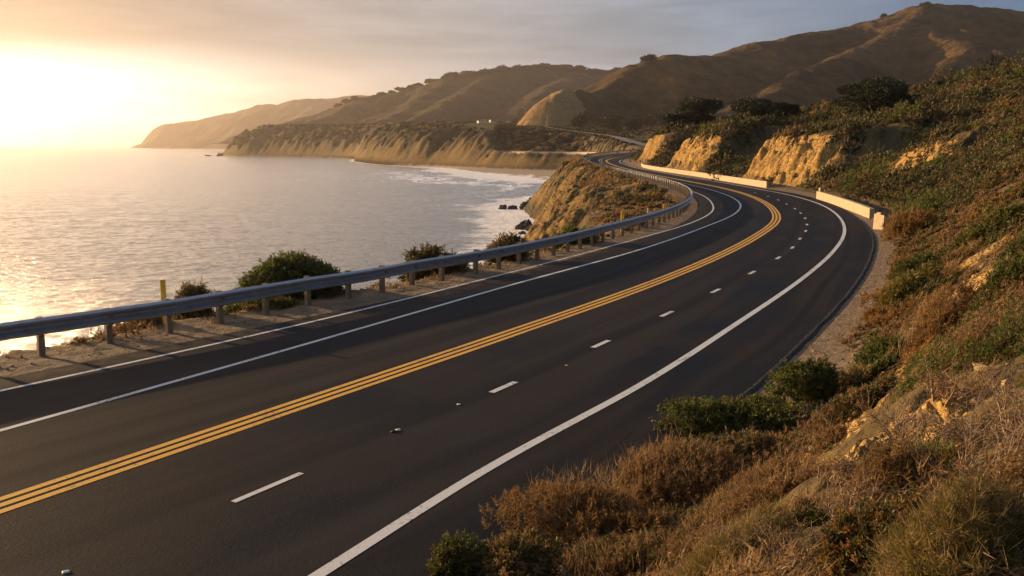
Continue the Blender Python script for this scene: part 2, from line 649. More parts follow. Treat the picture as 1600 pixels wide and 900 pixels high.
n_dist_water = 0.85
M = {}
M['asphalt'] = make_asphalt()
M['hazed_asphalt'] = simple('haze_paled_asphalt', (.15, .135, .125), 0.8, 0.15, 0.2)  # far road's haze and sheen painted in as a paler asphalt
M['white'] = make_paint('white_paint', (.74, .74, .72), 0.75)
M['yellow'] = make_paint('yellow_paint', (.84, .43, .018), 0.6)
M['ground'] = make_ground()
M['hill'] = make_hill('hill_grass', (.0105, .0095, .005), (.165, .098, .032), (.46, .29, .12))
M['far_hill'] = make_hill('far_hill_grass', (.022, .0195, .010), (.12, .078, .031), (.38, .28, .16), 0.5)
M['water'] = make_water()
M['steel'] = simple('galvanised_steel', (.33, .37, .42), 0.38, 0.15, 2.2, 0.65, 0.12, 9.0)
M['wood'] = simple('weathered_wood', (.24, .17, .11), 0.9, 0.35, 7.0, 0, 0.5, 25.0)
M['post_yellow'] = simple('yellow_plastic', (.85, .50, .02), 0.55, 0.1, 5.0)
M['reflector'] = simple('yellow_reflector', (.85, .62, .05), 0.3, 0.1, 5.0)
M['post_white'] = simple('pale_post_paint', (.62, .57, .48), 0.6, 0.15, 6.0)
M['concrete'] = simple('pale_concrete', (.43, .34, .22), 0.85, 0.16, 1.6, 0, 0.35, 12.0)
M['tar'] = simple('loose_tar', (.018, .017, .017), 0.95, 0.4, 6.0, 0, 0.9, 14.0)
M['rock'] = simple('wet_dark_rock', (.060, .047, .036), 0.75, 0.5, 1.2, 0, 0.9, 3.0)
M['stone'] = simple('sandstone_lump', (.34, .24, .13), 0.95, 0.35, 4.0, 0, 0.9, 9.0)
M['bark'] = simple('grey_brown_bark', (.085, .06, .042), 0.95, 0.35, 5.0, 0, 0.5, 20.0)
M['twig'] = simple('dry_pale_twig', (.26, .18, .11), 0.9, 0.35, 6.0)
M['houses'] = simple('white_render', (.74, .70, .62), 0.8, 0.08, 0.5)
M['cream'] = simple('cream_render', (.62, .50, .30), 0.8, 0.08, 0.5)
M['roof'] = simple('brown_roof', (.20, .13, .09), 0.9, 0.2, 0.8)
M['pane'] = simple('dark_window_glass', (.03, .035, .04), 0.15, 0.1, 1.0)
M['leaf_green'] = leaf_mat('fresh_green_leaves', [(.040, .058, .012), (.080, .108, .020), (.135, .150, .032), (.095, .09, .028)], .4)
M['leaf_olive'] = leaf_mat('olive_leaves', [(.034, .038, .012), (.075, .073, .022), (.12, .10, .034), (.16, .112, .043)])
M['leaf_dark'] = leaf_mat('dark_cypress_leaves', [(.012, .017, .007), (.024, .030, .011), (.040, .042, .016)], 0.15)
M['leaf_shade'] = leaf_mat('deep_olive_leaves', [(.018, .021, .008), (.036, .038, .013), (.055, .050, .018)])  # darker olive, also used to paint shade onto the far road's slope
M['leaf_tan'] = leaf_mat('tan_olive_leaves', [(.070, .055, .024), (.11, .082, .034), (.16, .115, .048)])
M['leaf_brown'] = leaf_mat('dry_brown_leaves', [(.105, .064, .029), (.19, .115, .052), (.29, .178, .080), (.125, .093, .036)], .4)
M['leaf_rust'] = leaf_mat('rust_leaves', [(.145, .074, .022), (.25, .128, .036), (.30, .172, .056), (.115, .084, .029)], .4)
M['straw'] = leaf_mat('dry_straw', [(.17, .115, .052), (.27, .185, .085), (.36, .255, .125), (.14, .098, .048)], 0.4)
M['leaf_yellow'] = leaf_mat('yellow_green_leaves', [(.070, .070, .014), (.13, .115, .022), (.19, .145, .030), (.10, .082, .024)])

# ------------------------------------------------------------------ the road's lines, in world metres
RAIL_PX = [(97, 548), (193, 532), (270, 519), (357, 502), (434, 487), (497, 475), (556, 465), (652, 445), (762, 424), (850, 404), (940, 379), (1000, 361),
           (1040, 347), (1068, 334), (1080, 321), (1079, 311), (1066, 301), (1040, 290.5), (1010, 282), (985, 275.5), (960, 269), (938, 262.5), (920, 256.5),
           (911, 251), (909.5, 248), (917, 245), (935, 242), (960, 239), (985, 237), (1000, 235.7)]
PAIRS = [((0, 592), (640, 980)), ((320, 528), (1000, 735)), ((640, 463), (1170, 613)), ((800, 428), (1260, 530)), ((950, 388), (1330, 455)),
         ((1045, 358), (1362, 400)), ((1078, 341), (1365, 372)), ((1092, 325), (1345, 345)), ((1089, 312), (1290, 315)), ((1075, 301), (1235, 301)), ((1050, 291), (1185, 293)),
         ((1020, 282), (1115, 282)), ((995, 275.5), (1078, 276.5)), ((970, 269), (1030, 268.7)), ((946, 262.5), (1000, 263.5)), ((927, 256.5), (980, 257)),
         ((916, 251), (972, 253)), ((915, 248.5), (974, 250.5)), ((921, 246.5), (983, 248.5)), ((937, 243.5), (1000, 246)), ((960, 240.5), (1018, 244)),
         ((985, 238.3), (1036, 242)), ((1002, 237), (1052, 240.5))]


def back(p, q, d):
    e = (p - q)
    e[2] = 0
    return p + e / np.linalg.norm(e) * d


def trace(px, ext=45.0):
    p = [gp(*q) for q in px]
    return np.array([back(p[0].copy(), p[1].copy(), ext)] + p)


HID_L = np.array([(84, 505, 3.0), (98, 545, 3.4), (99, 600, 4.0), (96, 660, 5.0)], float)
HID_R = np.array([(92, 492, 3.0), (107, 540, 3.4), (108, 600, 4.0), (104, 660, 5.0)], float)
FARC = np.array([(99, 640, 4.6), (100, 660, 5.0), (95, 720, 8.0), (91.5, 800, 12.3), (82, 880, 15.7), (57, 1000, 21.7), (32, 1130, 28.6), (0, 1250, 34.5), (-55, 1400, 39), (-150, 1600, 42), (-260, 1750, 44)], float)
EL = spline(np.vstack([trace([a for a, b in PAIRS]), HID_L]), 1.0)
ER = spline(np.vstack([trace([b for a, b in PAIRS]), HID_R]), 1.0)
RAIL = spline(trace(RAIL_PX, 14.0), 0.5)
W1 = spline(trace([(0, 611), (400, 523), (800, 425), (1000, 372), (1075, 350), (1111, 332), (1112, 317), (1097, 305), (1070, 295.5), (1038, 286), (1010, 278.3), (985, 272), (960, 265.5), (940, 259.5), (925, 253.5), (920, 250), (925, 247.5), (940, 244.5), (965, 241.2), (1003, 237.8)]), 0.8)
W2 = spline(trace([(0, 673), (400, 560), (800, 445), (1000, 390), (1100, 355), (1148, 334), (1157, 320), (1143, 308), (1112, 297), (1075, 288), (1040, 280.5), (1010, 274), (985, 268.2), (962, 262), (945, 256.5), (936, 251.5), (938, 249), (948, 246.3), (970, 243), (1010, 239)]), 0.8)
YEL = spline(trace([(0, 790), (400, 655), (800, 520), (1000, 450), (1100, 410), (1180, 370), (1212, 345), (1206, 325), (1172, 306), (1130, 294), (1090, 286), (1050, 278.5), (1010, 270.8), (980, 264), (960, 258.5), (949, 253.5), (948, 250.5), (956, 247.8), (978, 244.2), (1015, 240.5)]), 0.8)
EDGE = spline(trace([(495, 900), (740, 745), (1000, 602), (1155, 503), (1250, 438), (1300, 395), (1319, 365), (1312, 340), (1283, 320), (1230, 304), (1180, 294.5), (1120, 284), (1075, 277), (1030, 269.3), (1000, 264), (980, 258.5), (968.5, 253.5), (969, 251), (978, 248.7), (1000, 246)]), 0.8)
DASH = [(420, 761), (787, 605), (939, 537.5), (1042, 490.5), (1118, 454.5), (1175, 426), (1216, 403), (1238, 387), (1250, 373), (1259, 361), (1261, 351), (1258, 341), (1251, 333), (1242, 326), (1229, 319), (1216, 312.5), (1200, 307), (1180, 301.5)]


def strip(name, A, B, n, cols, m, lift, uvscale=True):
    a, b = resample(A, n), resample(B, n)
    t = np.linspace(0, 1, cols)[None, :, None]
    V = a[:, None] * (1 - t) + b[:, None] * t
    V[..., 2] += lift
    s = np.r_[0, np.cumsum(np.linalg.norm(np.diff((a + b) / 2, axis=0), axis=1))]
    wd = np.linalg.norm(b - a, axis=1)
    UV = np.stack([t[..., 0] * wd[:, None], np.repeat(s[:, None], cols, 1)], -1)
    i, j = np.meshgrid(np.arange(n - 1), np.arange(cols - 1), indexing='ij')
    k = (i * cols + j).ravel()
    F = np.stack([k, k + 1, k + cols + 1, k + cols], 1)
    return np_mesh(name, V.reshape(-1, 3), F, [m], smooth=True, uv=UV.reshape(-1, 2))


def key_strip_curves():
    """matched left/right pavement edges, station by station"""
    kl = np.vstack([trace([a for a, b in PAIRS]), HID_L])
    kr = np.vstack([trace([b for a, b in PAIRS]), HID_R])

    def dense(k):
        out = []
        p = np.vstack([2 * k[0] - k[1], k, 2 * k[-1] - k[-2]])
        for i in range(1, len(p) - 2):
            a, b, c, d = p[i - 1:i + 3]
            la, lb, lc = [max(np.linalg.norm(q), 1e-6) for q in (b - a, c - b, d - c)]
            m1 = ((b - a) / la * lb + (c - b) / lb * la) / (la + lb) * lb
            m2 = ((c - b) / lb * lc + (d - c) / lc * lb) / (lb + lc) * lb
            t = np.linspace(0, 1, 16, endpoint=False)[:, None]
            out.append((2 * t**3 - 3 * t**2 + 1) * b + (t**3 - 2 * t**2 + t) * m1 + (-2 * t**3 + 3 * t**2) * c + (t**3 - t**2) * m2)
        return np.vstack(out + [k[-1][None]])
    return dense(kl), dense(kr)


KL, KR = key_strip_curves()
n = len(KL)
t = np.linspace(0, 1, 15)[None, :, None]
V = KL[:, None] * (1 - t) + KR[:, None] * t
# ragged broken tarmac along the right edge
wob = 0.10 * fbm(np.arange(n) * 0.9, np.zeros(n), 3, 5)
V[:, -1, :2] += (wob[:, None] * (KR - KL)[:, :2] / np.linalg.norm((KR - KL)[:, :2], axis=1)[:, None])
s = np.r_[0, np.cumsum(np.linalg.norm(np.diff((KL + KR) / 2, axis=0), axis=1))]
UV = np.stack([t[..., 0] * np.linalg.norm(KR - KL, axis=1)[:, None], np.repeat(s[:, None], 15, 1)], -1)
i, j = np.meshgrid(np.arange(n - 1), np.arange(14), indexing='ij')
k = (i * 15 + j).ravel()
tag(link('road', np_mesh('road', V.reshape(-1, 3), np.stack([k, k + 1, k + 16, k + 15], 1), [M['asphalt']], smooth=True, uv=UV.reshape(-1, 2))), kind='structure')


def offset(c, d):
    tn = np.gradient(c[:, :2], axis=0)
    tn /= np.linalg.norm(tn, axis=1)[:, None]
    o = c.copy()
    o[:, 0] += tn[:, 1] * d
    o[:, 1] -= tn[:, 0] * d
    return o


def ribbon(name, c, wd, m, lift=0.006, off=0.0):
    tag(link(name, strip(name, offset(c, off - wd / 2), offset(c, off + wd / 2), len(c), 2, m, lift)), kind='structure')


ribbon('white_line', W1, 0.15, M['white'])
ribbon('white_line', W2, 0.17, M['white'])
ribbon('white_line', EDGE, 0.22, M['white'])
for o_ in (-0.27, 0.0, 0.27):
    ribbon('yellow_line', YEL, 0.165, M['yellow'], off=o_)
dc = spline(np.array([gp(*q) for q in DASH]), 0.2)
DV, DF = [], []
for i, q in enumerate(DASH):
    c = gp(*q)
    a = int(np.argmin(np.linalg.norm(dc - c, axis=1)))
    tn = dc[min(a + 3, len(dc) - 1)] - dc[max(a - 3, 0)]
    tn /= np.linalg.norm(tn)
    nr = np.array([tn[1], -tn[0], 0])
    L = 0.80 if i == 0 else 0.58
    wd = 0.065 if i == 0 else 0.085
    o_ = len(DV)
    DV += [c + tn * e * L + nr * g * wd + np.array([0, 0, .007]) for e, g in ((-1, -1), (-1, 1), (1, 1), (1, -1))]
    DF.append((o_, o_ + 1, o_ + 2, o_ + 3))
tag(link('lane_dashes', np_mesh('lane_dashes', np.array(DV), np.array(DF), [M['white']])), kind='structure')
FAR = spline(FARC, 4.0)
tag(link('far_road', strip('far_road', offset(FAR, -4.8), offset(FAR, 4.8), len(FAR), 5, M['hazed_asphalt'], 0.35)), kind='structure')

# ------------------------------------------------------------------ terrain
SHORE = spline(np.array([(-420, -260), (-110, -60), (-60, 12), (-40, 42), (-24, 64), (-15, 82), (-10, 100), (-8, 122), (-6, 150), (-3, 180), (2, 206), (6, 230), (8, 252), (9, 282), (6, 320), (5, 353),
                         (14, 385), (40, 420), (60, 480), (64, 540), (54, 590), (31, 614), (-12, 720), (-45, 850), (-69, 972), (-141, 1094), (-231, 1346), (-309, 1667),
                         (-474, 1842), (-611, 1944), (-648, 2000), (-630, 2100), (-520, 2300), (-200, 2600), (300, 2900)], float), 6.0)
BANK_Y = np.array([-10, 0, 20, 45, 70, 95, 130, 300.])
BANK_S = np.array([0, 1.5, 2.6, 5.6, 9, 15, 22, 34, 55, 90, 160, 300.])
BANK_Z = np.array([
    [-.05, .1, .9, 4.3, 5.4, 8.0, 10.5, 15, 20, 25, 28, 20],
    [-.05, .1, .8, 4.2, 5.3, 7.8, 10.3, 14.5, 19, 24, 27, 20],
    [-.05, .1, .5, 2.9, 4.6, 7.4, 10, 14, 18, 23, 26, 20],
    [-.05, .08, .4, 2.3, 4.1, 7.0, 9.6, 13.6, 18, 23, 26, 18],
    [-.05, .08, .3, 1.7, 3.6, 6.6, 9.4, 13.4, 18, 22, 24, 16],
    [-.05, .08, .25, 1.2, 2.6, 5.6, 8.8, 13.4, 19, 24.5, 27, 16],
    [-.05, .06, .2, .7, 1.6, 3.6, 6.8, 12.4, 19, 24.5, 27, 14],
    [-.05, .06, .2, .7, 1.5, 3.4, 6.4, 10.6, 14, 15, 13, 8]])


def bank(s, y):
    yi = np.clip(np.interp(y, BANK_Y, np.arange(len(BANK_Y))), 0, len(BANK_Y) - 1.001)
    i = yi.astype(int)
    f = yi - i
    f = f * f * (3 - 2 * f)
    out = np.zeros_like(s)
    for k in range(len(BANK_Y)):
        zk = np.interp(s, BANK_S, BANK_Z[k])
        out = out + zk * (np.where(i == k, 1 - f, 0) + np.where(i + 1 == k, f, 0))
    return out


NOSES = [(136, 19, 7.4, 4.2), (199, 21, 8.0, 4.0), (266, 24, 8.8, 4.0)]    # road cuts: station, half length, crest height, foot


def near_land(x, y):
    dl, sl_, zl, al = polydist(x, y, EL[::2])
    dr, sr, zr_, ar = polydist(x, y, ER[::2])
    ds, ss, _, as_ = polydist(x, y, SHORE[::2])
    right = (sr > 0)
    left = (sl_ < 0) & ~right
    z = np.where(dl < dr, zl, zr_) - 0.12
    bare = np.zeros_like(z)
    dirt = np.ones_like(z)
    # right-hand hillside
    s = dr
    nz = fbm(x / 14, y / 14, 4, 3)
    hb = bank(s, y)
    hb = hb + smoothstep(2.5, 9, s) * (0.45 * fbm(x / 5.0, y / 5.0, 4, 11) + np.clip(s / 40, 0, 1) * 1.1 * nz)
    hb = hb + smoothstep(1.2, 4, s) * 0.10 * fbm(x / 1.1, y / 1.1, 3, 21)
    bb = np.zeros_like(z)
    for yc, hw, hc, s0 in NOSES:
        yw = y + 2.2 * pnoise(s / 5.0, y / 30.0, 9) + 0.10 * (s - 5)
        k = smoothstep(1.0, 0.62, np.abs(yw - yc) / hw)
        sw = s + 1.1 * fbm(y / 2.4, s / 6.0, 4, 31) + 0.6 * np.abs(pnoise(y / 1.1, s / 5.0, 33)) + 0.45 * fbm(y / .8, hb / .9 + s / 1.5, 3, 35)
        face = np.clip((sw - s0) / 5.2, 0, 1)
        crest = hc * face ** 0.85 + np.clip(s - s0 - 5.2, 0, None) * 0.17 + 0.5 * fbm(x / 5, y / 5, 3, 71) * smoothstep(8, 12, s)
        fade = smoothstep(48, 14, s)
        hn = hb + (np.maximum(crest, hb) - hb) * k * fade
        bb = np.maximum(bb, smoothstep(.3, .75, k) * smoothstep(s0 - 0.9, s0 + 0.3, sw) * smoothstep(s0 + 6.0, s0 + 4.6, sw))
        hb = hn
    # a slipped scar higher on the hillside
    q = np.hypot((y - 103 + (s - 12) * .5) / 9.0, (s - 12.5) / 4.8) + 0.3 * fbm(x / 3, y / 3, 3, 77)
    scar = smoothstep(1.0, 0.6, q)
    sc_f = np.clip((s - 9.0 + 0.8 * fbm(y / 2.5, s / 5, 3, 88)) / 5.0, 0, 1)
    hb = hb + scar * (hb * 0 + 3.2 * sc_f ** 0.8 - 1.3)
    bb = np.maximum(bb, scar * smoothstep(.02, .2, sc_f) * smoothstep(1.0, .85, sc_f))
    # eroded bare patches on the bank near the viewpoint
    er = fbm(x / 3.4 + 0.4 * y, y / 6.0, 3, 55)
    bb = np.maximum(bb, 0.52 * smoothstep(7, 15, y) * smoothstep(.12, .55, er) * smoothstep(2.2, 3.5, s) * smoothstep(34, 12, s) * smoothstep(95, 50, y))
    for cx, cy, rx_ in ((4.7, 13.0, 1.7), (6.9, 15.6, 1.3), (13.9, 26.2, 2.2), (9.3, 19.6, 1.6), (2.9, 6.6, .8), (17.5, 33, 1.7), (20.5, 30.5, 1.4), (24, 42, 2.0)):
        sl = smoothstep(1.05, .55, np.hypot((x - cx) * .86 - (y - cy) * .5, ((x - cx) * .5 + (y - cy) * .86) * .55) / rx_ + .30 * fbm(x / .9, y / .9, 3, 57))
        bb = np.maximum(bb, sl * .55)
        hb = hb + sl * (.14 * fbm(x / .5, y / .5, 4, 59) - .08)
    hb = hb + smoothstep(1.8, 3.2, s) * smoothstep(40, 25, y) * .06 * fbm(x / .33, y / .33, 3, 23)
    hz = hb + zr_
    d_r = smoothstep(2.4, 1.3, s + 0.35 * fbm(x / 1.5, y / 1.5, 3, 41)) * smoothstep(170, 100, y) + smoothstep(4.5, 3.2, s) * smoothstep(100, 170, y)
    far_fade = smoothstep(285, 345, y - 0.3 * np.clip(s - 5, 0, 60))
    flat = zr_ + 0.1 + 0.02 * s + 0.7 * fbm(x / 12, y / 12, 4, 7) * smoothstep(3, 10, s)
    hz = hz * (1 - far_fade) + flat * far_fade
    z = np.where(right, hz, z)
    bare = np.where(right, bb * (1 - far_fade), bare)
    dirt = np.where(right, np.clip(d_r, 0, 1), dirt)
    # seaward side: shoulder, edge, then slope or cliff to the shore
    s = dl
    elbow = smoothstep(60, 80, y) * smoothstep(122, 92, y)
    we = 3.1 + 6.0 * elbow - 1.0 * smoothstep(100, 140, y)
    we = we + 0.5 * fbm(y / 4.0, x / 9, 3, 61)
    de = np.clip(s - we, 0, None)
    qq = ds / (ds + de + 1e-6)
    skew = y + 0.55 * (x - 10)
    but = ridged(skew / 26.0, ds / 60.0, 3, 101) - 0.35
    but2 = fbm(skew / 7.5, ds / 16.0, 4, 111)
    amp = np.clip(4 * qq * (1 - qq), 0, 1)
    cl = smoothstep(85, 125, y)
    g = qq ** (1.5 - 0.55 * cl)
    hl = SEA_Z - 0.3 + (zl - SEA_Z + 0.2) * g + amp * (4.6 * but * cl + 1.9 * but2 * (0.3 + 0.7 * cl) + 0.8 * fbm(x / 2.8, y / 2.8, 4, 115) * cl)
    hl = np.where(s < we, zl - 0.05 + 0.06 * fbm(x / 1.3, y / 1.3, 3, 121) * smoothstep(.4, 1.5, s), hl)
    sea = (ss < 0)
    hl = np.where(sea & left, np.maximum(SEA_Z - 3.0, SEA_Z - 0.3 - 0.25 * ds), hl)
    bl = 0.48 * cl * smoothstep(-.1, .7, 0.5 * but + 0.6 * but2 + 0.8 * (0.75 - qq)) * smoothstep(1.0, 0.93, qq)
    z = np.where(left, hl, z)
    bare = np.where(left, np.clip(bl, 0, 1), bare)
    dirt = np.where(left, smoothstep(we + 0.3, we - 1.2, s + 0.6 * fbm(x / 2, y / 2, 3, 131)), dirt)
    fd = smoothstep(400, 340, y)
    return z, bare * fd, dirt * fd, np.zeros_like(z)


CLIFF_FOOT = spline(np.array([(50, 330), (66, 430), (80, 520), (83, 600), (78, 700), (64, 790), (47, 828), (15, 852), (-25, 905), (-58, 965), (-85, 1010), (-147, 1100), (-237, 1352),
                         (-315, 1672), (-479, 1847), (-608, 1946), (-643, 2001), (-626, 2098), (-518, 2296), (-200, 2594), (300, 2894)], float), 6.0)


def far_land(x, y):
    ds, ss, _, al = polydist(x, y, SHORE[::2])
    dfar, sf, zf, _ = polydist(x, y, FAR[::2])
    inland = np.interp(y, [400, 560, 660, 800, 1000, 1250, 1400, 2000, 2600], [2.5, 3.5, 5.0, 12, 22, 34, 39, 46, 46])
    zi = inland + 0.04 * np.clip(x - 110, 0, 900) + 2.0 * fbm(x / 60, y / 60, 4, 201) + 0.5 * fbm(x / 14, y / 14, 3, 203)
    wb = np.interp(x, [-140, -70, 0, 50, 95], [4, 20, 65, 105, 40]) * smoothstep(560, 640, y)
    df, sfoot, _, al = polydist(x, y, CLIFF_FOOT[::2])
    d0 = df * sfoot
    gul = ridged((al + 0.35 * d0) / 62.0, d0 / 400.0, 3, 211)
    gl2 = fbm(al / 15.0, d0 / 40.0, 4, 221)
    gl3 = fbm(x / 9.0, y / 9.0, 4, 231)
    d = d0 + (13.0 * (gul - 0.3) + 7.0 * gl2 + 3.2 * gl3 + 2.2 * fbm(x / 3.8, y / 3.8, 2, 233)) * smoothstep(0, 34, d0)
    slope = np.interp(x, [-200, -80, -10], [1.0, .75, 0.95])
    dcl = np.clip(d, 0, None)
    bench = smoothstep(-30, -5, x)
    p1 = SEA_Z + 1.6 + dcl * slope
    hb_ = 18.0
    p2 = SEA_Z + 1.6 + np.where(dcl * slope < hb_ - 1.6, dcl * slope, (hb_ - 1.6) + np.clip(dcl - (hb_ - 1.6) / slope - 8.0, 0, None) * 0.32)
    # headland: steep lower cliff, softer scrub slope above
    p1 = np.where(dcl * slope < 30, p1, SEA_Z + 1.6 + 30 + (dcl * slope - 30) * 0.55)
    prof = p1 * (1 - bench) + p2 * bench
    prof = np.where(d <= 0, SEA_Z - 0.4 + 2.0 * np.clip(ds / np.maximum(ds - d0, 1), 0, 1), prof)
    z = np.minimum(zi, prof)
    kr = smoothstep(26, 9, dfar) * (y > 600)
    z = z * (1 - kr) + (zf - 0.2) * kr
    nokr = 1 - smoothstep(40, 22, dfar) * (y > 600)
    low = (z - SEA_Z) / 34.0
    bare = 0.45 * smoothstep(-.1, .8, 0.8 * gul + 0.6 * gl2 + 1.5 * (0.42 - low)) * (d > 0) * smoothstep(zi - 0.5, zi - 5.0, z)
    bare = np.where(bench > 0.5, bare * (smoothstep(-1, -5, z)), bare)
    dirt = smoothstep(3.5, 1.5, np.abs(z + 1.0)) * bench * (np.abs(dcl - 21.5) < 5.5) * (y > 640) * (x < 75)
    bare = bare * nokr
    dirt = dirt * nokr
    sand = ((d <= 0) & (y > 590)).astype(float)
    sea = ss < 0
    z = np.where(sea, np.maximum(SEA_Z - 3, SEA_Z - 0.4 - 0.1 * ds), z)
    return z, bare, dirt, sand


def land(x, y):
    x = np.ravel(np.asarray(x, float))
    y = np.ravel(np.asarray(y, float))
    out = np.zeros((4, len(x)))
    k = smoothstep(420, 500, y)
    m = k < 1
    if m.any():
        out[:, m] += np.array(near_land(x[m], y[m])) * (1 - k[m])
    m = k > 0
    if m.any():
        out[:, m] += np.array(far_land(x[m], y[m])) * k[m]
    return out


def land_z(x, y):
    return land(x, y)[0]


az = np.radians(np.concatenate([np.linspace(-85, -36, 90, endpoint=False), np.linspace(-36, 36, 720, endpoint=False), np.linspace(36, 85, 90)]))
rr = np.concatenate([np.geomspace(0.2, 1.2, 30, endpoint=False), np.geomspace(1.2, 60, 430, endpoint=False), np.geomspace(60, 520, 760, endpoint=False), np.geomspace(520, 2900, 620)])
A, RR = np.meshgrid(az, rr)
X, Y = RR * np.sin(A), RR * np.cos(A)
res = np.zeros((4, X.size))
xf, yf = X.ravel(), Y.ravel()
for i in range(0, X.size, 150000):
    res[:, i:i + 150000] = land(xf[i:i + 150000], yf[i:i + 150000])
nr_, nc = X.shape
i, j = np.meshgrid(np.arange(nr_ - 1), np.arange(nc - 1), indexing='ij')
k = (i * nc + j).ravel()
F = np.stack([k, k + 1, k + nc + 1, k + nc], 1)
Z = res[0]
keep = (Z[F].max(1) > SEA_Z - 2.5)
tag(link('terrain', np_mesh('terrain', np.stack([xf, yf, Z], 1), F[keep], [M['ground']], smooth=True,
                            attrs={'bare': res[1], 'dirt': res[2], 'sand': res[3]})), kind='structure')


# ---- hills built from ridge lines
def ridge_field(x, y, ridges, gsc, base):
    """highest of several ridge lines, each falling away on both sides"""
    h = np.full(x.shape, base, float)
    for pl, slope, wdt in ridges:
        d, sd, zz, al = polydist(x, y, pl)
        q = np.sqrt(d * d + wdt * wdt) - wdt
        gul = ridged(al / gsc + 9.0 * sd, q / (6 * gsc), 3, 700 + len(pl)) - 0.25
        h2 = zz - slope * q * np.clip(1 + 0.65 * gul * smoothstep(0, 60, q), .72, 2.2)
        kk = 14.0
        m = np.maximum(h, h2)
        h = m + kk * np.log1p(np.exp(-np.abs(h - h2) / kk)) - kk * 0.0 * (np.abs(h - h2) < 0)
    return h


def hill(name, ridges, a0, a1, r0, r1, na, nr, base, noise, m, seed, bare_fn=None):
    az = np.radians(np.linspace(a0, a1, na))
    rr = np.linspace(r0, r1, nr)
    A, RR = np.meshgrid(az, rr)
    x, y = (RR * np.sin(A)).ravel(), (RR * np.cos(A)).ravel()
    h = np.concatenate([ridge_field(x[i:i + 200000], y[i:i + 200000], ridges, noise[1] * .42, base) for i in range(0, len(x), 200000)])
    amp = np.clip((h - base) / 60.0, 0, 1)
    L = noise[1]
    h = h + amp * noise[0] * (ridged(x / L, y / L, 4, seed) - 0.4) + amp * noise[0] * .35 * fbm(x / (L * .22), y / (L * .22), 4, seed + 5)
    h = h + amp * noise[2] * fbm(x / noise[3], y / noise[3], 3, seed + 9)
    b = bare_fn(x, y, h) if bare_fn else np.zeros_like(h)
    i, j = np.meshgrid(np.arange(nr - 1), np.arange(na - 1), indexing='ij')
    k = (i * na + j).ravel()
    F = np.stack([k, k + 1, k + na + 1, k + na], 1)
    keep = h[F].max(1) > base + 1.5
    tag(link(name, np_mesh(name, np.stack([x, y, h], 1), F[keep], [m], smooth=True, attrs={'bare': b})), kind='structure')

    def zfun(px, py):
        d = (x - px) ** 2 + (y - py) ** 2
        return float(h[int(np.argmin(d))])
    return zfun


def RL(pts, slope, wdt=30.0, step=25.0):
    return (spline(np.array([at(*p) for p in pts]), step), slope, wdt)


cut_c = np.array(at(858, 172, 1130))


def hill_bare(x, y, h):
    q = np.hypot((x - cut_c[0]) / 42.0, (y - cut_c[1]) / 130.0)
    return smoothstep(1.15, 0.85, q + .15 * fbm(x / 20, y / 20, 3, 5))


HZ = hill('hill', [
    RL([(905, 180, 1420), (925, 156, 1450), (958, 131, 1480), (1000, 106, 1500), (1060, 92, 1600), (1130, 86, 1700), (1200, 69, 1800), (1260, 54, 1850), (1330, 46, 1900), (1400, 24, 1900), (1440, 15, 1900), (1520, 17, 2000), (1600, 26, 2100), (1760, 50, 2250), (2000, 60, 2400)], .40, 40),
    RL([(1437, 34, 1880), (1400, 52, 1760), (1350, 76, 1640), (1300, 97, 1500), (1250, 123, 1380), (1190, 154, 1230), (1120, 184, 1120)], .50, 16),
    RL([(1447, 38, 1860), (1480, 52, 1700), (1512, 66, 1600), (1500, 90, 1480), (1450, 125, 1380)], .50, 18),
    RL([(1195, 74, 1780), (1180, 95, 1680), (1120, 140, 1480), (1070, 175, 1330)], .42, 25),
    RL([(1700, 60, 2000), (1640, 110, 1600), (1590, 150, 1350)], .40, 25),
    RL([(868, 150, 1150), (880, 147, 1190), (905, 142, 1270), (945, 136, 1380), (985, 116, 1480)], .62, 7)],
    0, 46, 980, 2900, 620, 480, 2.0, (6.5, 240.0, 0.9, 12.0), M['hill'], 301, hill_bare)
CZ = hill('distant_hills', [
    RL([(380, 212, 3300), (440, 196, 3200), (500, 181, 3100), (545, 166, 3000), (600, 153, 3000), (640, 143, 3000), (690, 129, 3000), (740, 121, 3000), (800, 116, 3050), (850, 111, 3100), (930, 117, 3100), (970, 121, 3000), (1060, 120, 3000), (1200, 110, 3200)], .42, 40),
    RL([(695, 131, 2950), (668, 150, 2700), (635, 170, 2450), (590, 192, 2200)], .42, 18),
    RL([(770, 120, 3000), (735, 138, 2700), (700, 158, 2450), (660, 186, 2150)], .42, 18),
    RL([(560, 163, 3000), (530, 176, 2800), (490, 190, 2600)], .45, 18),
    RL([(900, 118, 3000), (860, 140, 2600), (830, 165, 2300)], .40, 30)],
    -26, 20, 1950, 3900, 520, 380, 8.0, (8.0, 420.0, 1.2, 22.0), M['far_hill'], 401)
FZ = hill('far_headland', [
    RL([(222, 226.5, 7000), (236, 212, 7000), (252, 199, 7000), (290, 190, 7000), (330, 183, 6900), (400, 169, 6700), (440, 161, 6600), (500, 157, 6500), (545, 155, 6400), (640, 150, 6200), (800, 150, 6000)], .55, 60),
    RL([(400, 172, 6650), (380, 195, 6200), (365, 215, 5900)], .5, 40),
    RL([(500, 160, 6500), (470, 185, 5800), (450, 205, 5400)], .5, 40)],
    -30, 8, 4700, 8200, 420, 240, SEA_Z - 2, (18.0, 800.0, 3.0, 60.0), M['far_hill'], 501)

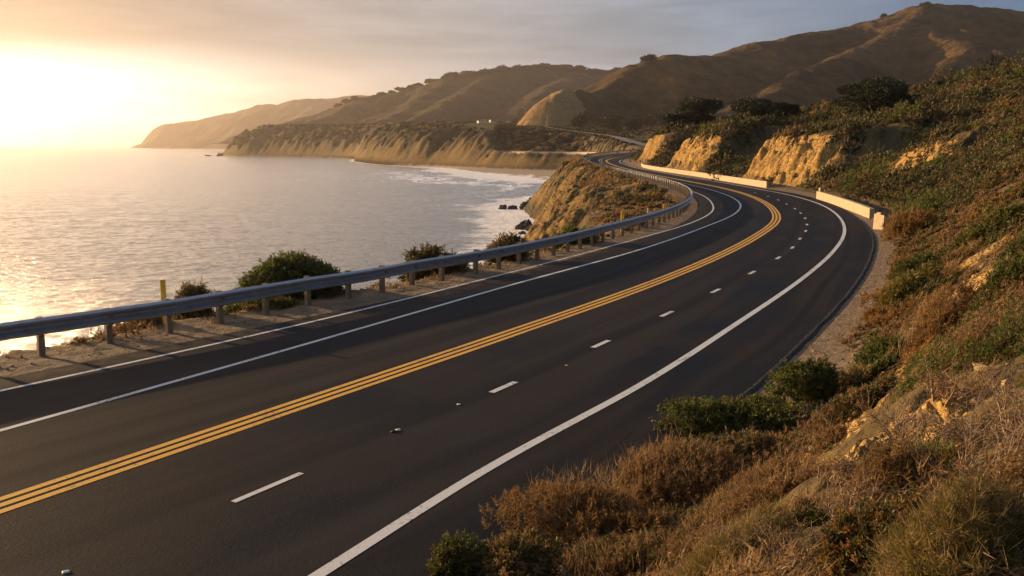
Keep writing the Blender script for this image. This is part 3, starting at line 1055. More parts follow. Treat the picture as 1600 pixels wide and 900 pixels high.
# ---- the sea, one sheet to the horizon
az = np.radians(np.concatenate([np.linspace(-89, -36, 60, endpoint=False), np.linspace(-36, 12, 760, endpoint=False), np.linspace(12, 89, 70)]))
rr = np.concatenate([np.exp(np.linspace(math.log(40), math.log(2500), 1150, endpoint=False)), np.exp(np.linspace(math.log(2500), math.log(70000), 80))])
A, RR = np.meshgrid(az, rr)
x, y = (RR * np.sin(A)).ravel(), (RR * np.cos(A)).ravel()
ds = chunked(lambda a, b: polydist(a, b, SHORE[::3])[0], x, y)
wx = np.cos(R(18)) * x + np.sin(R(18)) * y
wy = -np.sin(R(18)) * x + np.cos(R(18)) * y
wv = 0.10 * fbm(wx / 4.2, wy / 1.9, 3, 601) * (1 - smoothstep(300, 900, np.hypot(x, y))) + 0.12 * fbm(wx / 42.0, wy / 14.0, 3, 611)
wid = np.interp(y, [100, 220, 330, 450, 620, 800, 950, 1100, 1700], [14, 22, 32, 64, 115, 95, 36, 12, 12])
sets = 0.35 * np.sin(ds / 9.0 + 2.4 * fbm(x / 40, y / 40, 3, 621))
foam = np.exp(-(ds / wid) ** 1.3) * (0.85 + sets * smoothstep(4, 30, ds))
bx, by, _ = at(671, 266, 890)
foam = np.maximum(foam, 0.95 * np.exp(-((x - bx) / 9.0) ** 2 - ((y - by) / 10.0) ** 2))
wv = wv * (1 - smoothstep(1500, 2500, np.hypot(x, y))) + smoothstep(4, 45, ds) * 1.1 * foam * np.clip(fbm(wx / 9, wy / 4, 4, 631) + .1, 0, 1)
V = np.stack([x, y, SEA_Z + wv], 1)
nr_, nc = A.shape
i, j = np.meshgrid(np.arange(nr_ - 1), np.arange(nc - 1), indexing='ij')
k = (i * nc + j).ravel()
tag(link('sea', np_mesh('sea', V, np.stack([k, k + 1, k + nc + 1, k + nc], 1), [M['water']], smooth=True, attrs={'foam': np.clip(foam, 0, 1)})), kind='structure')

# ---- haze: even, thin sea air round everything
hz = MB().box(-72000, 72000, -2000, 72000, SEA_Z - 5, 405)
hm = bpy.data.materials.new('sea_haze')
hm.use_nodes = True
N = NT(hm.node_tree)
pv = N.n('ShaderNodeVolumePrincipled')
pv.inputs['Color'].default_value = (.97, .87, .82, 1)
pv.inputs['Density'].default_value = 6.2e-5
pv.inputs['Anisotropy'].default_value = 0.67
ho = N.n('ShaderNodeOutputMaterial')
N.link(pv.outputs[0], ho.inputs['Volume'])
tag(hz.build('haze', hm), kind='stuff')

# ------------------------------------------------------------------ guardrail, barriers, marker posts
rng = np.random.default_rng(7)


def sweep(path, prof, closed_prof=True):
    """sweep a (side, height) outline along a ground path"""
    tn = np.gradient(path[:, :2], axis=0)
    tn /= np.linalg.norm(tn, axis=1)[:, None]
    nr = np.stack([tn[:, 1], -tn[:, 0]], 1)
    pr = np.array(prof)
    V = np.zeros((len(path), len(pr), 3))
    V[..., :2] = path[:, None, :2] + nr[:, None] * pr[None, :, 0:1]
    V[..., 2] = path[:, None, 2] + pr[None, :, 1]
    n, m = len(path), len(pr)
    F = [(i * m + k, i * m + (k + 1) % m, (i + 1) * m + (k + 1) % m, (i + 1) * m + k) for i in range(n - 1) for k in range(m)]
    b = MB().add(V.reshape(-1, 3), F)
    b.f += [tuple(range(m))[::-1], tuple(range((n - 1) * m, n * m))]
    return b


rail_root = empty('guardrail', tuple(RAIL[60]))
tag(rail_root, 'long galvanised steel guardrail on wooden posts curving along the seaward edge of the road', 'guardrail')
off0 = Vector(RAIL[60])


def child(me, name, parent, loc=None):
    """link a mesh given in world coordinates below an empty"""
    o = link(name, me, parent)
    o.location = (Vector(loc) if loc is not None else Vector((0, 0, 0))) - parent.location
    return o


front = [(-.01, .57), (.11, .63), (.11, .68), (-.02, .77), (-.02, .85), (.11, .94), (.11, 1.00), (-.01, 1.065)]
rp = RAIL.copy()
rp[:, 2] = zr(rp[:, 1])
beam = sweep(rp, front + [(a - .014, h) for a, h in front[::-1]])
child(beam.mesh('rail_beam', M['steel']), 'rail_beam', rail_root)
s = np.r_[0, np.cumsum(np.linalg.norm(np.diff(rp[:, :2], axis=0), axis=1))]
pm = MB().box(-.085, .085, -.09, .09, -.6, 1.07).mesh('post', M['wood'], bevel=.012)
bm_ = MB().box(-.055, .055, -.09, .09, .56, 1.04).mesh('blockout', M['wood'])
boltm = MB().tube([(.085, 0, .80), (.112, 0, .80)], .03, 6).mesh('bolt', M['steel'])
first = True
far_posts = MB()
cnt = 0
for st in np.arange(1.2, s[-1] - 1, 2.02):
    i = int(np.searchsorted(s, st))
    p, q = rp[i], rp[min(i + 2, len(rp) - 1)] - rp[i - 2]
    a = math.atan2(q[1], q[0]) - math.pi / 2          # local +x faces the road
    c, sn = math.cos(a), math.sin(a)
    px, py = p[0] - c * .225, p[1] - sn * .225
    lean = rng.normal(0, .02)
    if cnt < 100:
        o = child(pm, 'post', rail_root, (px, py, p[2] + rng.normal(0, .02)))
        o.rotation_euler = (lean, rng.normal(0, .02), a)
        if cnt < 24:
            e = link('blockout', bm_, o)
            e.location = (.158, 0, 0)
        cnt += 1
    else:
        V = [(px + c * ex - sn * ey, py + sn * ex + c * ey, p[2] + z) for z in (-.6, 1.10) for ex, ey in ((-.1, -.11), (.1, -.11), (.1, .11), (-.1, .11))]
        far_posts.add(V, [(3, 2, 1, 0), (4, 5, 6, 7), (0, 1, 5, 4), (1, 2, 6, 5), (2, 3, 7, 6), (3, 0, 4, 7)])
if far_posts.v:
    tag(child(far_posts.mesh('distant_posts', M['wood']), 'distant_posts', rail_root), kind='stuff')
# lap joints of the beam
for st in np.arange(4.4, 60, 4.04):
    i = int(np.searchsorted(s, st))
    b = sweep(rp[i - 1:i + 1], [(a + .004, h) for a, h in front] + [(a - .002, h) for a, h in front[::-1]])
    child(b.mesh('lap_joint', M['steel']), 'lap_joint', rail_root)


def barrier(name, px, h, th, label, cap=False):
    p = spline(np.array([gp(*q) for q in px]), 0.8)
    p[:, 2] -= 0.1
    r = empty(name, tuple(p[len(p) // 2]))
    tag(r, label, 'barrier')
    c = MB()
    b = sweep(p, [(0, 0), (0, h + .06), (.03, h + .1), (th - .03, h + .1), (th, h + .06), (th, 0)])
    child(b.mesh('wall_body', M['concrete']), 'wall_body', r)
    f_ = sweep(p, [(-.09, 0), (-.09, .2), (-.003, .26), (-.003, 0)])
    child(f_.mesh('footing', M['concrete']), 'footing', r)
    sp_ = np.r_[0, np.cumsum(np.linalg.norm(np.diff(p[:, :2], axis=0), axis=1))]
    for st in np.arange(6.0, min(sp_[-1] - 2, 80), 6.0):
        i = int(np.searchsorted(sp_, st))
        dv = (p[i] - p[i - 1]) / np.linalg.norm(p[i] - p[i - 1])
        seg = np.array([p[i] - dv * .025, p[i] + dv * .025])
        child(sweep(seg, [(-.004, .27), (-.004, h + .05), (.0, h + .05), (.0, .27)]).mesh('joint', M['tar']), 'joint', r)
    return r, p


barrier('concrete_barrier', [(1012, 252), (1004.5, 255), (1003.5, 259), (1007, 262.3), (1025, 266), (1060, 271.5), (1100, 277.6), (1150, 285.6), (1201, 293.8)], .90, .33,
        'long pale concrete barrier curving along the road below the orange cliff cuts')
r2, p2 = barrier('concrete_barrier', [(1281, 310.5), (1300, 316.5), (1320, 323.5), (1342, 331.8), (1366, 342)], .84, .40,
                 'short pale concrete barrier on the outside of the bend with a raised stub')
stub = MB().box(-.22, .22, -.18, .18, 0, 1.32).mesh('end_stub', M['concrete'], bevel=.03)
o = child(stub, 'end_stub', r2, tuple(p2[0] + np.array([.2, .3, 0])))
o.rotation_euler.z = .2
q = gp(1381, 359)
eb = empty('barrier_block', tuple(q))
eb.rotation_euler = (R(-3), R(7), R(12))
tag(eb, 'loose pale concrete block leaning at the near end of the short barrier', 'concrete block')
b = MB().add([(-.30, -.35, -.1), (.75, -.30, -.1), (.72, .9, -.1), (-.28, .9, -.1), (-.36, -.33, 1.0), (.55, -.28, .82), (.52, .9, .86), (-.34, .9, 1.12)],
             [(3, 2, 1, 0), (4, 5, 6, 7), (0, 1, 5, 4), (1, 2, 6, 5), (2, 3, 7, 6), (3, 0, 4, 7)])
link('block_body', b.mesh('block_body', M['concrete'], bevel=.03), eb)
link('cap', MB().box(-.37, -.02, .1, .6, 1.06, 1.2).mesh('cap', M['concrete'], bevel=.03), eb)


def marker(u, v_top, v_base_d, wd, m, label, h=None, refl=True):
    d = v_base_d
    x, y, _ = at(u, v_top, d)
    zt = at(u, v_top, d)[2]
    z0 = float(land_z([x], [y])[0])
    r = empty('marker_post', (x, y, z0), R(14))
    tag(r, label, 'marker post')
    hh = zt - z0
    link('post', MB().box(-wd / 2, wd / 2, -.02, .02, -.3, hh).mesh('post', m, bevel=.008), r)
    if refl:
        link('reflector', MB().box(-wd * .42, wd * .42, -.027, -.0215, hh - .62, hh - .42).mesh('reflector', M['reflector']), r)


marker(254, 437, 30.0, .17, M['post_yellow'], 'tall yellow flexible marker post behind the guardrail, nearest the left edge')
marker(973, 329, 62.0, .24, M['post_yellow'], 'yellow marker post behind the guardrail in front of the near grassy cliff')
marker(1013, 325, 68.5, .16, M['post_white'], 'pale slim marker post behind the guardrail between two yellow ones', refl=False)
marker(1038, 319, 75.0, .22, M['post_yellow'], 'yellow marker post behind the guardrail just before its sharpest bend')
marker(940.5, 248.6, 240.0, .40, M['post_white'], 'pale delineator standing by the far curve of the guardrail', refl=False)

# raised reflectors and grit on the carriageway
for k, (u, v, sc_, lab) in enumerate([(622, 672, 1.0, 'broken road reflector lying left of the nearest but one dash'), (717, 632, .8, 'small raised road reflector just below the second white dash'),
                                      (885, 571, .6, 'tiny raised road reflector between the second and third dashes'), (103, 894, .9, 'chipped reflector stub at the bottom left of the road')]):
    q = gp(u, v)
    r = empty('road_reflector', (q[0], q[1], q[2] + .004), R(30))
    tag(r, lab, 'road reflector', 'raised reflectors on the road')
    z = .05
    b = MB().add([(-.07, -.06, 0), (.07, -.06, 0), (.07, .06, 0), (-.07, .06, 0), (-.05, -.03, .028), (.05, -.03, .028), (.05, .03, .028), (-.05, .03, .028)],
                 [(3, 2, 1, 0), (4, 5, 6, 7), (0, 1, 5, 4), (1, 2, 6, 5), (2, 3, 7, 6), (3, 0, 4, 7)])
    link('body', b.mesh('body', M['post_white']), r)
    if k == 0:
        b = MB().add([(-.26, -.10, 0), (-.08, -.14, 0), (-.06, -.06, 0), (-.24, -.03, 0), (-.2, -.09, .05), (-.1, -.11, .06), (-.1, -.07, .05), (-.2, -.05, .03)],
                     [(3, 2, 1, 0), (4, 5, 6, 7), (0, 1, 5, 4), (1, 2, 6, 5), (2, 3, 7, 6), (3, 0, 4, 7)])
        link('broken_piece', b.mesh('broken_piece', M['rock']), r)
    r.scale = (sc_ * .8, sc_ * .8, sc_ * .7)

# torn tar edge along the right of the pavement
tp, tq = [], []
ke = KR[(KR[:, 1] > 14) & (KR[:, 1] < 74)]
e = spline(ke, .12)
kk = np.arange(len(e))
wd = .20 + .16 * fbm(kk * .05, kk * 0, 4, 31) + .10 * fbm(kk * .4, kk * 0, 2, 33)
wd = np.clip(wd, .04, .6) * smoothstep(74, 55, e[:, 1])
a, b_ = offset(e, .0), e.copy()
tn = np.gradient(e[:, :2], axis=0)
tn /= np.linalg.norm(tn, axis=1)[:, None]
inn = e.copy()
inn[:, :2] -= np.stack([tn[:, 1], -tn[:, 0]], 1) * (.10 + .05 * fbm(kk * .3, kk * 0 + 4, 3, 35))[:, None]
out_ = e.copy()
out_[:, :2] += np.stack([tn[:, 1], -tn[:, 0]], 1) * wd[:, None]
inn[:, 2] += .010
mid = e.copy()
mid[:, 2] += .018
out_[:, 2] -= .09
V = np.stack([inn, mid, out_], 1).reshape(-1, 3)
k = np.arange(len(e) - 1)
F = np.concatenate([np.stack([3 * k, 3 * k + 1, 3 * k + 4, 3 * k + 3], 1), np.stack([3 * k + 1, 3 * k + 2, 3 * k + 5, 3 * k + 4], 1)])
tag(link('pavement_edge', np_mesh('pavement_edge', V, F, [M['tar']], smooth=True)), kind='structure')

# ------------------------------------------------------------------ houses on the far plateau


HOUSES = []


def house(u, v, d, wx, wy, h, roofh, body, label, rz=0.0, nwin=3):
    x, y, z = at(u, v, d)
    z = float(land_z([x], [y])[0])
    HOUSES.append((x, y))
    r = empty('house', (x, y, z), rz)
    tag(r, label, 'house', 'houses on the far plateau')
    link('wall', MB().box(-wx / 2, wx / 2, -wy / 2, wy / 2, -3, h).mesh('wall', body), r)
    e = .5
    V = [(-wx / 2 - e, -wy / 2 - e, h + .003), (wx / 2 + e, -wy / 2 - e, h + .003), (wx / 2 + e, wy / 2 + e, h + .003), (-wx / 2 - e, wy / 2 + e, h + .003),
         (-wx / 2 - e, 0, h + roofh), (wx / 2 + e, 0, h + roofh)]
    link('roof', MB().add(V, [(3, 2, 1, 0), (0, 1, 5, 4), (2, 3, 4, 5), (0, 4, 3), (1, 2, 5)]).mesh('roof', M['roof']), r)
    for i in range(nwin):
        cx = -wx / 2 + wx * (i + .5) / nwin
        w_ = link('window', MB().box(cx - .6, cx + .6, -wy / 2 - .05, -wy / 2 - .003, h * .35, h * .78).mesh('window', M['houses']), r)
        link('pane', MB().box(cx - .5, cx + .5, -wy / 2 - .058, -wy / 2 - .052, h * .39, h * .74).mesh('pane', M['pane']), w_)
    link('door', MB().box(wx * .36, wx * .36 + .9, -wy / 2 - .04, -wy / 2 - .003, 0, 2.1).mesh('door', M['bark']), r)
    return r


house(751, 187, 1330, 9, 8, 3.4, 1.2, M['houses'], 'low white house, leftmost of the cluster above the beach cliff', R(20))
house(757, 186, 1350, 8, 8, 4.2, 1.3, M['houses'], 'white house with the highest roof in the cluster on the far plateau', R(-10))
house(771, 188, 1300, 11, 7, 4.4, 1.0, M['cream'], 'cream house with a sunlit end in the middle of the plateau cluster', R(25), 4)
house(795, 190, 1290, 5, 5, 2.6, .8, M['houses'], 'tiny white cabin right of the cream house on the far plateau', R(10), 2)
house(584, 189, 1700, 13, 7, 3.2, 1.0, M['houses'], 'long low white house far left on the plateau edge', R(5), 4)
house(612, 188, 1680, 12, 7, 3.0, 1.0, M['houses'], 'low pale house beside the long one at the plateau edge', R(12), 4)

# low wall that edges the ledge track on the cliff above the beach
cf = CLIFF_FOOT[(CLIFF_FOOT[:, 0] > -14) & (CLIFF_FOOT[:, 0] < 70) & (CLIFF_FOOT[:, 1] > 780) & (CLIFF_FOOT[:, 1] < 905)]
cn = offset(np.c_[cf, np.zeros(len(cf))], 1.0)[:, :2] - cf
pts = []
for c, nrm in zip(cf, cn):
    o_ = np.arange(4, 48, 1.0)
    zz = land_z(c[0] + nrm[0] * o_, c[1] + nrm[1] * o_)
    i = int(np.argmax(zz > -2.4)) if (zz > -2.4).any() else len(o_) - 1
    pts.append((c[0] + nrm[0] * o_[i], c[1] + nrm[1] * o_[i], -2.9))
pts = np.array(pts)
for _ in range(3):
    pts[1:-1] = (pts[:-2] + pts[1:-1] + pts[2:]) / 3
wl = sweep(spline(pts, 3.0), [(0, 0), (0, 2.3), (.6, 2.3), (.6, 0)]).build('ledge_wall', M['concrete'])
tag(wl, 'low pale wall edging the ledge track on the cliff above the beach', 'wall')

# ------------------------------------------------------------------ rocks in the surf


def rock(u, v, d, rx, ry, rz, label, group, seed):
    x, y, _ = at(u, v, d)
    import bmesh
    bm = bmesh.new()
    bmesh.ops.create_icosphere(bm, subdivisions=4, radius=1)
    P = np.array([q.co[:] for q in bm.verts])
    n1 = fbm(P[:, 0] * 1.3 + seed, P[:, 1] * 1.3 + P[:, 2] * 1.7, 4, seed)
    n2 = np.abs(pnoise(P[:, 0] * 2.6 - P[:, 2] * 2 + seed, P[:, 1] * 2.6 + P[:, 2], seed + 3))
    P *= (1 + .32 * n1 - .35 * n2)[:, None]
    P *= np.array([rx, ry, rz])
    P[:, 2] = np.round(P[:, 2] / (rz * .22)) * (rz * .22) * .35 + P[:, 2] * .65
    for q, c in zip(bm.verts, P):
        q.co = c
    me = bpy.data.meshes.new('sea_rock')
    bm.to_mesh(me)
    bm.free()
    me.materials.append(M['rock'])
    o = link('sea_rock', me, None, (x, y, SEA_Z + .1 * rz))
    tag(o, label, 'rock', group)


RG = 'dark rocks in the surf below the cliff'
for k, a in enumerate([
        (786, 325, 353, 1.7, 1.5, 1.6, 'low dark rock in the surf, outermost of the far pair'),
        (801, 325, 353, 2.1, 1.6, 1.4, 'dark humped rock between the outer one and the cliff foot'),
        (828, 322, 350, 4.0, 4.0, 4.0, 'big jagged dark rock joined to the far foot of the cliff'),
        (845, 331, 325, 4.6, 5.0, 3.8, 'broad dark boulder pile at the cliff foot above the breaking foam'),
        (858, 312, 345, 4.0, 4.0, 5.5, 'tall dark crag leaning on the cliff behind the boulder pile'),
        (812, 356, 268, 1.7, 1.6, 1.5, 'dark rock with foam around it, outermost of the near group'),
        (822, 353, 272, 2.3, 2.0, 2.4, 'pointed dark rock in the middle of the near group in the surf'),
        (834, 359, 262, 2.4, 2.0, 1.6, 'flat dark rock between the pointed one and the cliff'),
        (816, 364, 253, 1.3, 1.0, .7, 'very low wet rock awash below the near group'),
        (853, 352, 268, 4.2, 4.5, 3.4, 'wide dark boulder heap at the near foot of the cliff'),
        (866, 364, 246, 4.0, 4.0, 3.2, 'dark rock shelf just above the guardrail at the cliff foot'),
        (882, 352, 262, 4.5, 4.5, 4.2, 'brown black crag under the steep brown cliff face')]):
    rock(*a, RG, 40 + k * 7)
for k, a in enumerate([(347, 243.5, 1990, 12, 10, 6, 'dark stack off the tip of the far headland'), (325, 243.3, 2000, 8, 6, 2.2, 'low reef rock left of the headland tip stack')]):
    rock(*a, 'rocks off the headland tip', 140 + k * 9)

# ------------------------------------------------------------------ vegetation


def unit(v):
    return v / (np.linalg.norm(v, axis=1)[:, None] + 1e-9)


def blades(P, D, L, W, rg, quad=False):
    """thin leaves: P base, D direction, L length, W width"""
    n = len(P)
    D = unit(D)
    S = unit(np.cross(D, unit(rg.normal(size=(n, 3)))))
    L = np.broadcast_to(np.asarray(L, float), (n,))[:, None]
    W = np.broadcast_to(np.asarray(W, float), (n,))[:, None]
    if quad:
        V = np.stack([P, P + D * L * .45 + S * W * .5, P + D * L, P + D * L * .45 - S * W * .5], 1)
        F = np.arange(n * 4).reshape(n, 4)
    else:
        V = np.stack([P - S * W * .5, P + S * W * .5, P + D * L], 1)
        F = np.arange(n * 3).reshape(n, 3)
    return V.reshape(-1, 3), F


def lumpy(D, rg, k=7, a=.16):
    f = np.ones(len(D))
    for _ in range(k):
        c = unit(rg.normal(size=(1, 3)))[0]
        f += a * np.clip((D @ c - .55) / .45, -.25, 1)
    return f / np.quantile(f, .8)


def bush_points(rg, nt, rx, ry, rz, shell=.55, a=.22):
    D = unit(rg.normal(size=(nt, 3)))
    D[:, 2] = np.abs(D[:, 2]) * 1.0 - .04
    f = lumpy(D, rg, 9, a)
    r = shell + (1 - shell) * rg.random(nt) ** .6
    Q = D.copy()
    Q[:, 2] = np.sign(Q[:, 2]) * np.abs(Q[:, 2]) ** .7
    return Q * (r * f)[:, None] * np.array([rx, ry, rz]), D


def bush_geo(rg, rx, ry, rz, nt, k, L, W, upf=.5, spread=.5, quad=False, shell=.55, a=.22, ground=None):
    P, D = bush_points(rg, nt, rx, ry, rz, shell, a)
    # every tuft is a sprig: leaves set along a short twig that points outwards and up
    td = unit(D * np.array([1, 1, .8]) * (1 - upf) + np.array([0, 0, upf]) + rg.normal(size=(nt, 3)) * .33)
    sl_ = np.minimum(L * rg.uniform(.9, 2.6, (nt, 1)), .45 * min(rx, rz))
    tt = rg.random((nt * k, 1)) ** .8
    tdr = np.repeat(td, k, 0)
    base = np.repeat(P, k, 0) + tdr * np.repeat(sl_, k, 0) * tt + rg.normal(size=(nt * k, 3)) * L * .10
    dr = tdr * .55 + rg.normal(size=(nt * k, 3)) * spread
    base[:, 2] = np.maximum(base[:, 2], .01)
    if ground is not None:
        base[:, 2] += ground(base[:, 0], base[:, 1])
    return blades(base, dr, L * rg.uniform(.6, 1.3, nt * k), W * rg.uniform(.7, 1.3, nt * k), rg, quad)


def hit(u, v, y0=3.0, y1=420.0):
    a, b = ray(u, v)
    ys = np.exp(np.linspace(math.log(y0), math.log(y1), 900))
    z = land_z(a * ys, ys)
    m = z > CAM_Z + b * ys
    i = int(np.argmax(m)) if m.any() else len(ys) - 1
    return np.array([a * ys[i], ys[i], z[i]])


class GroundGrid:
    """bilinear look-up of the terrain, for scattering"""
    def __init__(s, x0, x1, y0, y1, st):
        s.x0, s.y0, s.st = x0, y0, st
        s.nx, s.ny = int((x1 - x0) / st) + 2, int((y1 - y0) / st) + 2
        X, Y = np.meshgrid(x0 + np.arange(s.nx) * st, y0 + np.arange(s.ny) * st)
        r = np.zeros((4, X.size))
        for i in range(0, X.size, 150000):
            r[:, i:i + 150000] = land(X.ravel()[i:i + 150000], Y.ravel()[i:i + 150000])
        s.r = r.reshape(4, s.ny, s.nx)

    def __call__(s, x, y, c=0):
        fx = np.clip((np.asarray(x) - s.x0) / s.st, 0, s.nx - 1.001)
        fy = np.clip((np.asarray(y) - s.y0) / s.st, 0, s.ny - 1.001)
        i, j = fx.astype(int), fy.astype(int)
        a, b = fx - i, fy - j
        g = s.r[c]
        return (g[j, i] * (1 - a) + g[j, i + 1] * a) * (1 - b) + (g[j + 1, i] * (1 - a) + g[j + 1, i + 1] * a) * b


GN = GroundGrid(-40, 70, -4, 80, .35)
GF = GroundGrid(-40, 220, 60, 360, 1.0)


def gz(x, y, c=0):
    x = np.asarray(x, float)
    y = np.asarray(y, float)
    return np.where((y < 79) & (x < 69), GN(x, y, c), GF(x, y, c))


def stems_geo(rg, rx, ry, rz, n, rad, ground):
    b = MB()
    for _ in range(n):
        d = unit(rg.normal(size=(1, 3)))[0]
        d[2] = abs(d[2])
        e = d * np.array([rx, ry, rz]) * rg.uniform(.6, .95)
        m = e * .5 + rg.normal(size=3) * np.array([rx, ry, rz]) * .12
        m[2] = abs(m[2]) * .8
        p0 = np.array([e[0] * .12, e[1] * .12, -.1])
        pts = [p0, m, e]
        for q in pts:
            q[2] += float(ground(np.array([q[0]]), np.array([q[1]]))[0])
        b.tube(pts, [rad, rad * .6, rad * .2], 4)
    return b


TAKEN = []
KIND = {   # material, tufts per m2 of shell, leaves per tuft, leaf length, leaf width, up-factor, spread, quad
    'green': ('leaf_green', 230, 18, .075, .022, .35, .6, True),
    'olive': ('leaf_olive', 230, 17, .08, .021, .45, .55, True),
    'brown': ('leaf_brown', 190, 18, .085, .015, .62, .55, False),
    'rust': ('leaf_rust', 200, 18, .085, .017, .55, .55, False),
    'yellow': ('leaf_yellow', 240, 15, .12, .020, .5, .5, True),
    'grass': ('leaf_yellow', 260, 12, .20, .010, .72, .38, False)}


def bush(name, u, v, wpx, hpx, kind, label, cat='bush', depth=.8, seed=0, pos_=None, mix=None, group=None, mul=1.0, follow=1.0):
    rg = np.random.default_rng(1000 + seed)
    p = hit(u, v) if pos_ is None else np.array(pos_)
    d = max(p[1], 1.0)
    rx = wpx * .5 * d / FPX
    rz = hpx * d / FPX
    ry = rx * depth
    m, dens, k, L, W, upf, spr, quad = KIND[kind]
    sc_ = max(.26, d / 15.0) ** .8
    L, W = L * sc_, W * sc_ * 1.05
    area = 2 * math.pi * ((rx * ry) ** 1.6 / 3 + 2 * (rx * rz) ** 1.6 / 3) ** (1 / 1.6)
    nt = int(min(6500, max(150, area * dens * mul / sc_ ** 2)))
    r = empty(name, tuple(p))
    tag(r, label, cat, group)
    TAKEN.append((p[0], p[1], max(rx, ry) * .75))

    def g(x, y):
        return (gz(x + p[0], y + p[1]) - p[2]) * follow
    V, F = bush_geo(rg, rx, ry, rz, nt, k, L, W, upf, spr, quad, .5, .24, g)
    nf = len(F)
    mats = [M[m]]
    idx = np.zeros(nf, int)
    if mix:
        mats.append(M[mix])
        ti = (rg.random(nt) < .4)
        idx = np.repeat(ti, k).astype(int)
    if kind in ('brown', 'rust'):
        # dry seed stalks that stand above the leaves
        P, D = bush_points(rg, nt, rx, ry, rz, .85, .24)
        P = P[D[:, 2] > .1][::2]
        P = P + rg.normal(size=P.shape) * .04
        P[:, 2] += g(P[:, 0], P[:, 1])
        V2, F2 = blades(P, rg.normal(size=P.shape) * .35 + np.array([0, 0, 1.0]), L * 2.6 * rg.uniform(.5, 1.5, len(P)), W * .65, rg)
        F = np.concatenate([F, F2 + len(V)])
        V = np.concatenate([V, V2])
        idx = np.concatenate([idx, np.where(rg.random(len(F2)) < .6, len(mats), 0)])
        mats.append(M['straw'])
    link('foliage', np_mesh('foliage', V, F, mats, idx), r)
    link('stems', stems_geo(rg, rx, ry, rz, int(min(40, 8 + area * 5)), .014 * sc_, g).mesh('stems', M['twig']), r)
    return r


def twig_shrub(u, v, wpx, hpx, label, seed, leaf=None):
    rg = np.random.default_rng(2000 + seed)
    p = hit(u, v)
    d = p[1]
    rx, h = wpx * .5 * d / FPX, hpx * d / FPX
    r = empty('bare_shrub', tuple(p))
    tag(r, label, 'shrub')
    b = MB()
    tips = []

    def grow(a, dirv, L, rad, lev):
        pts = [a]
        dv = np.array(dirv, float)
        for _ in range(3):
            dv = dv + rg.normal(size=3) * .22 + np.array([0, 0, .05])
            dv /= np.linalg.norm(dv)
            pts.append(pts[-1] + dv * L / 3)
        b.tube(pts, [rad, rad * .85, rad * .7, rad * .5], 4)
        tips.append((pts[-1], dv))
        if lev > 0:
            for k in range(rg.integers(2, 5)):
                q = pts[rg.integers(1, 4)]
                nd = dv + rg.normal(size=3) * .75
                nd[2] += .15
                grow(q, nd / np.linalg.norm(nd), L * rg.uniform(.55, .8), rad * .58, lev - 1)
    for k in range(9):
        a = rg.uniform(0, 2 * math.pi)
        tl = rg.uniform(.2, .9)
        dv = np.array([math.cos(a) * tl, math.sin(a) * tl, 1.0])
        grow(np.array([math.cos(a) * rx * .25, math.sin(a) * rx * .25, -.08]), dv / np.linalg.norm(dv), h * .48, .0155 * d / 10, 3)
    link('branches', b.mesh('branches', M['twig']), r)
    T = np.array([q for q, _ in tips])
    Dv = np.array([q for _, q in tips])
    k = 2
    P = np.repeat(T, k, 0) + rg.normal(size=(len(T) * k, 3)) * .03
    V, F = blades(P, np.repeat(Dv, k, 0) + rg.normal(size=P.shape) * .6, .006 * d, .0012 * d, rg)
    link('leaves', np_mesh('leaves', V, F, [M[leaf or 'leaf_brown']]), r)
    TAKEN.append((p[0], p[1], rx * .6))


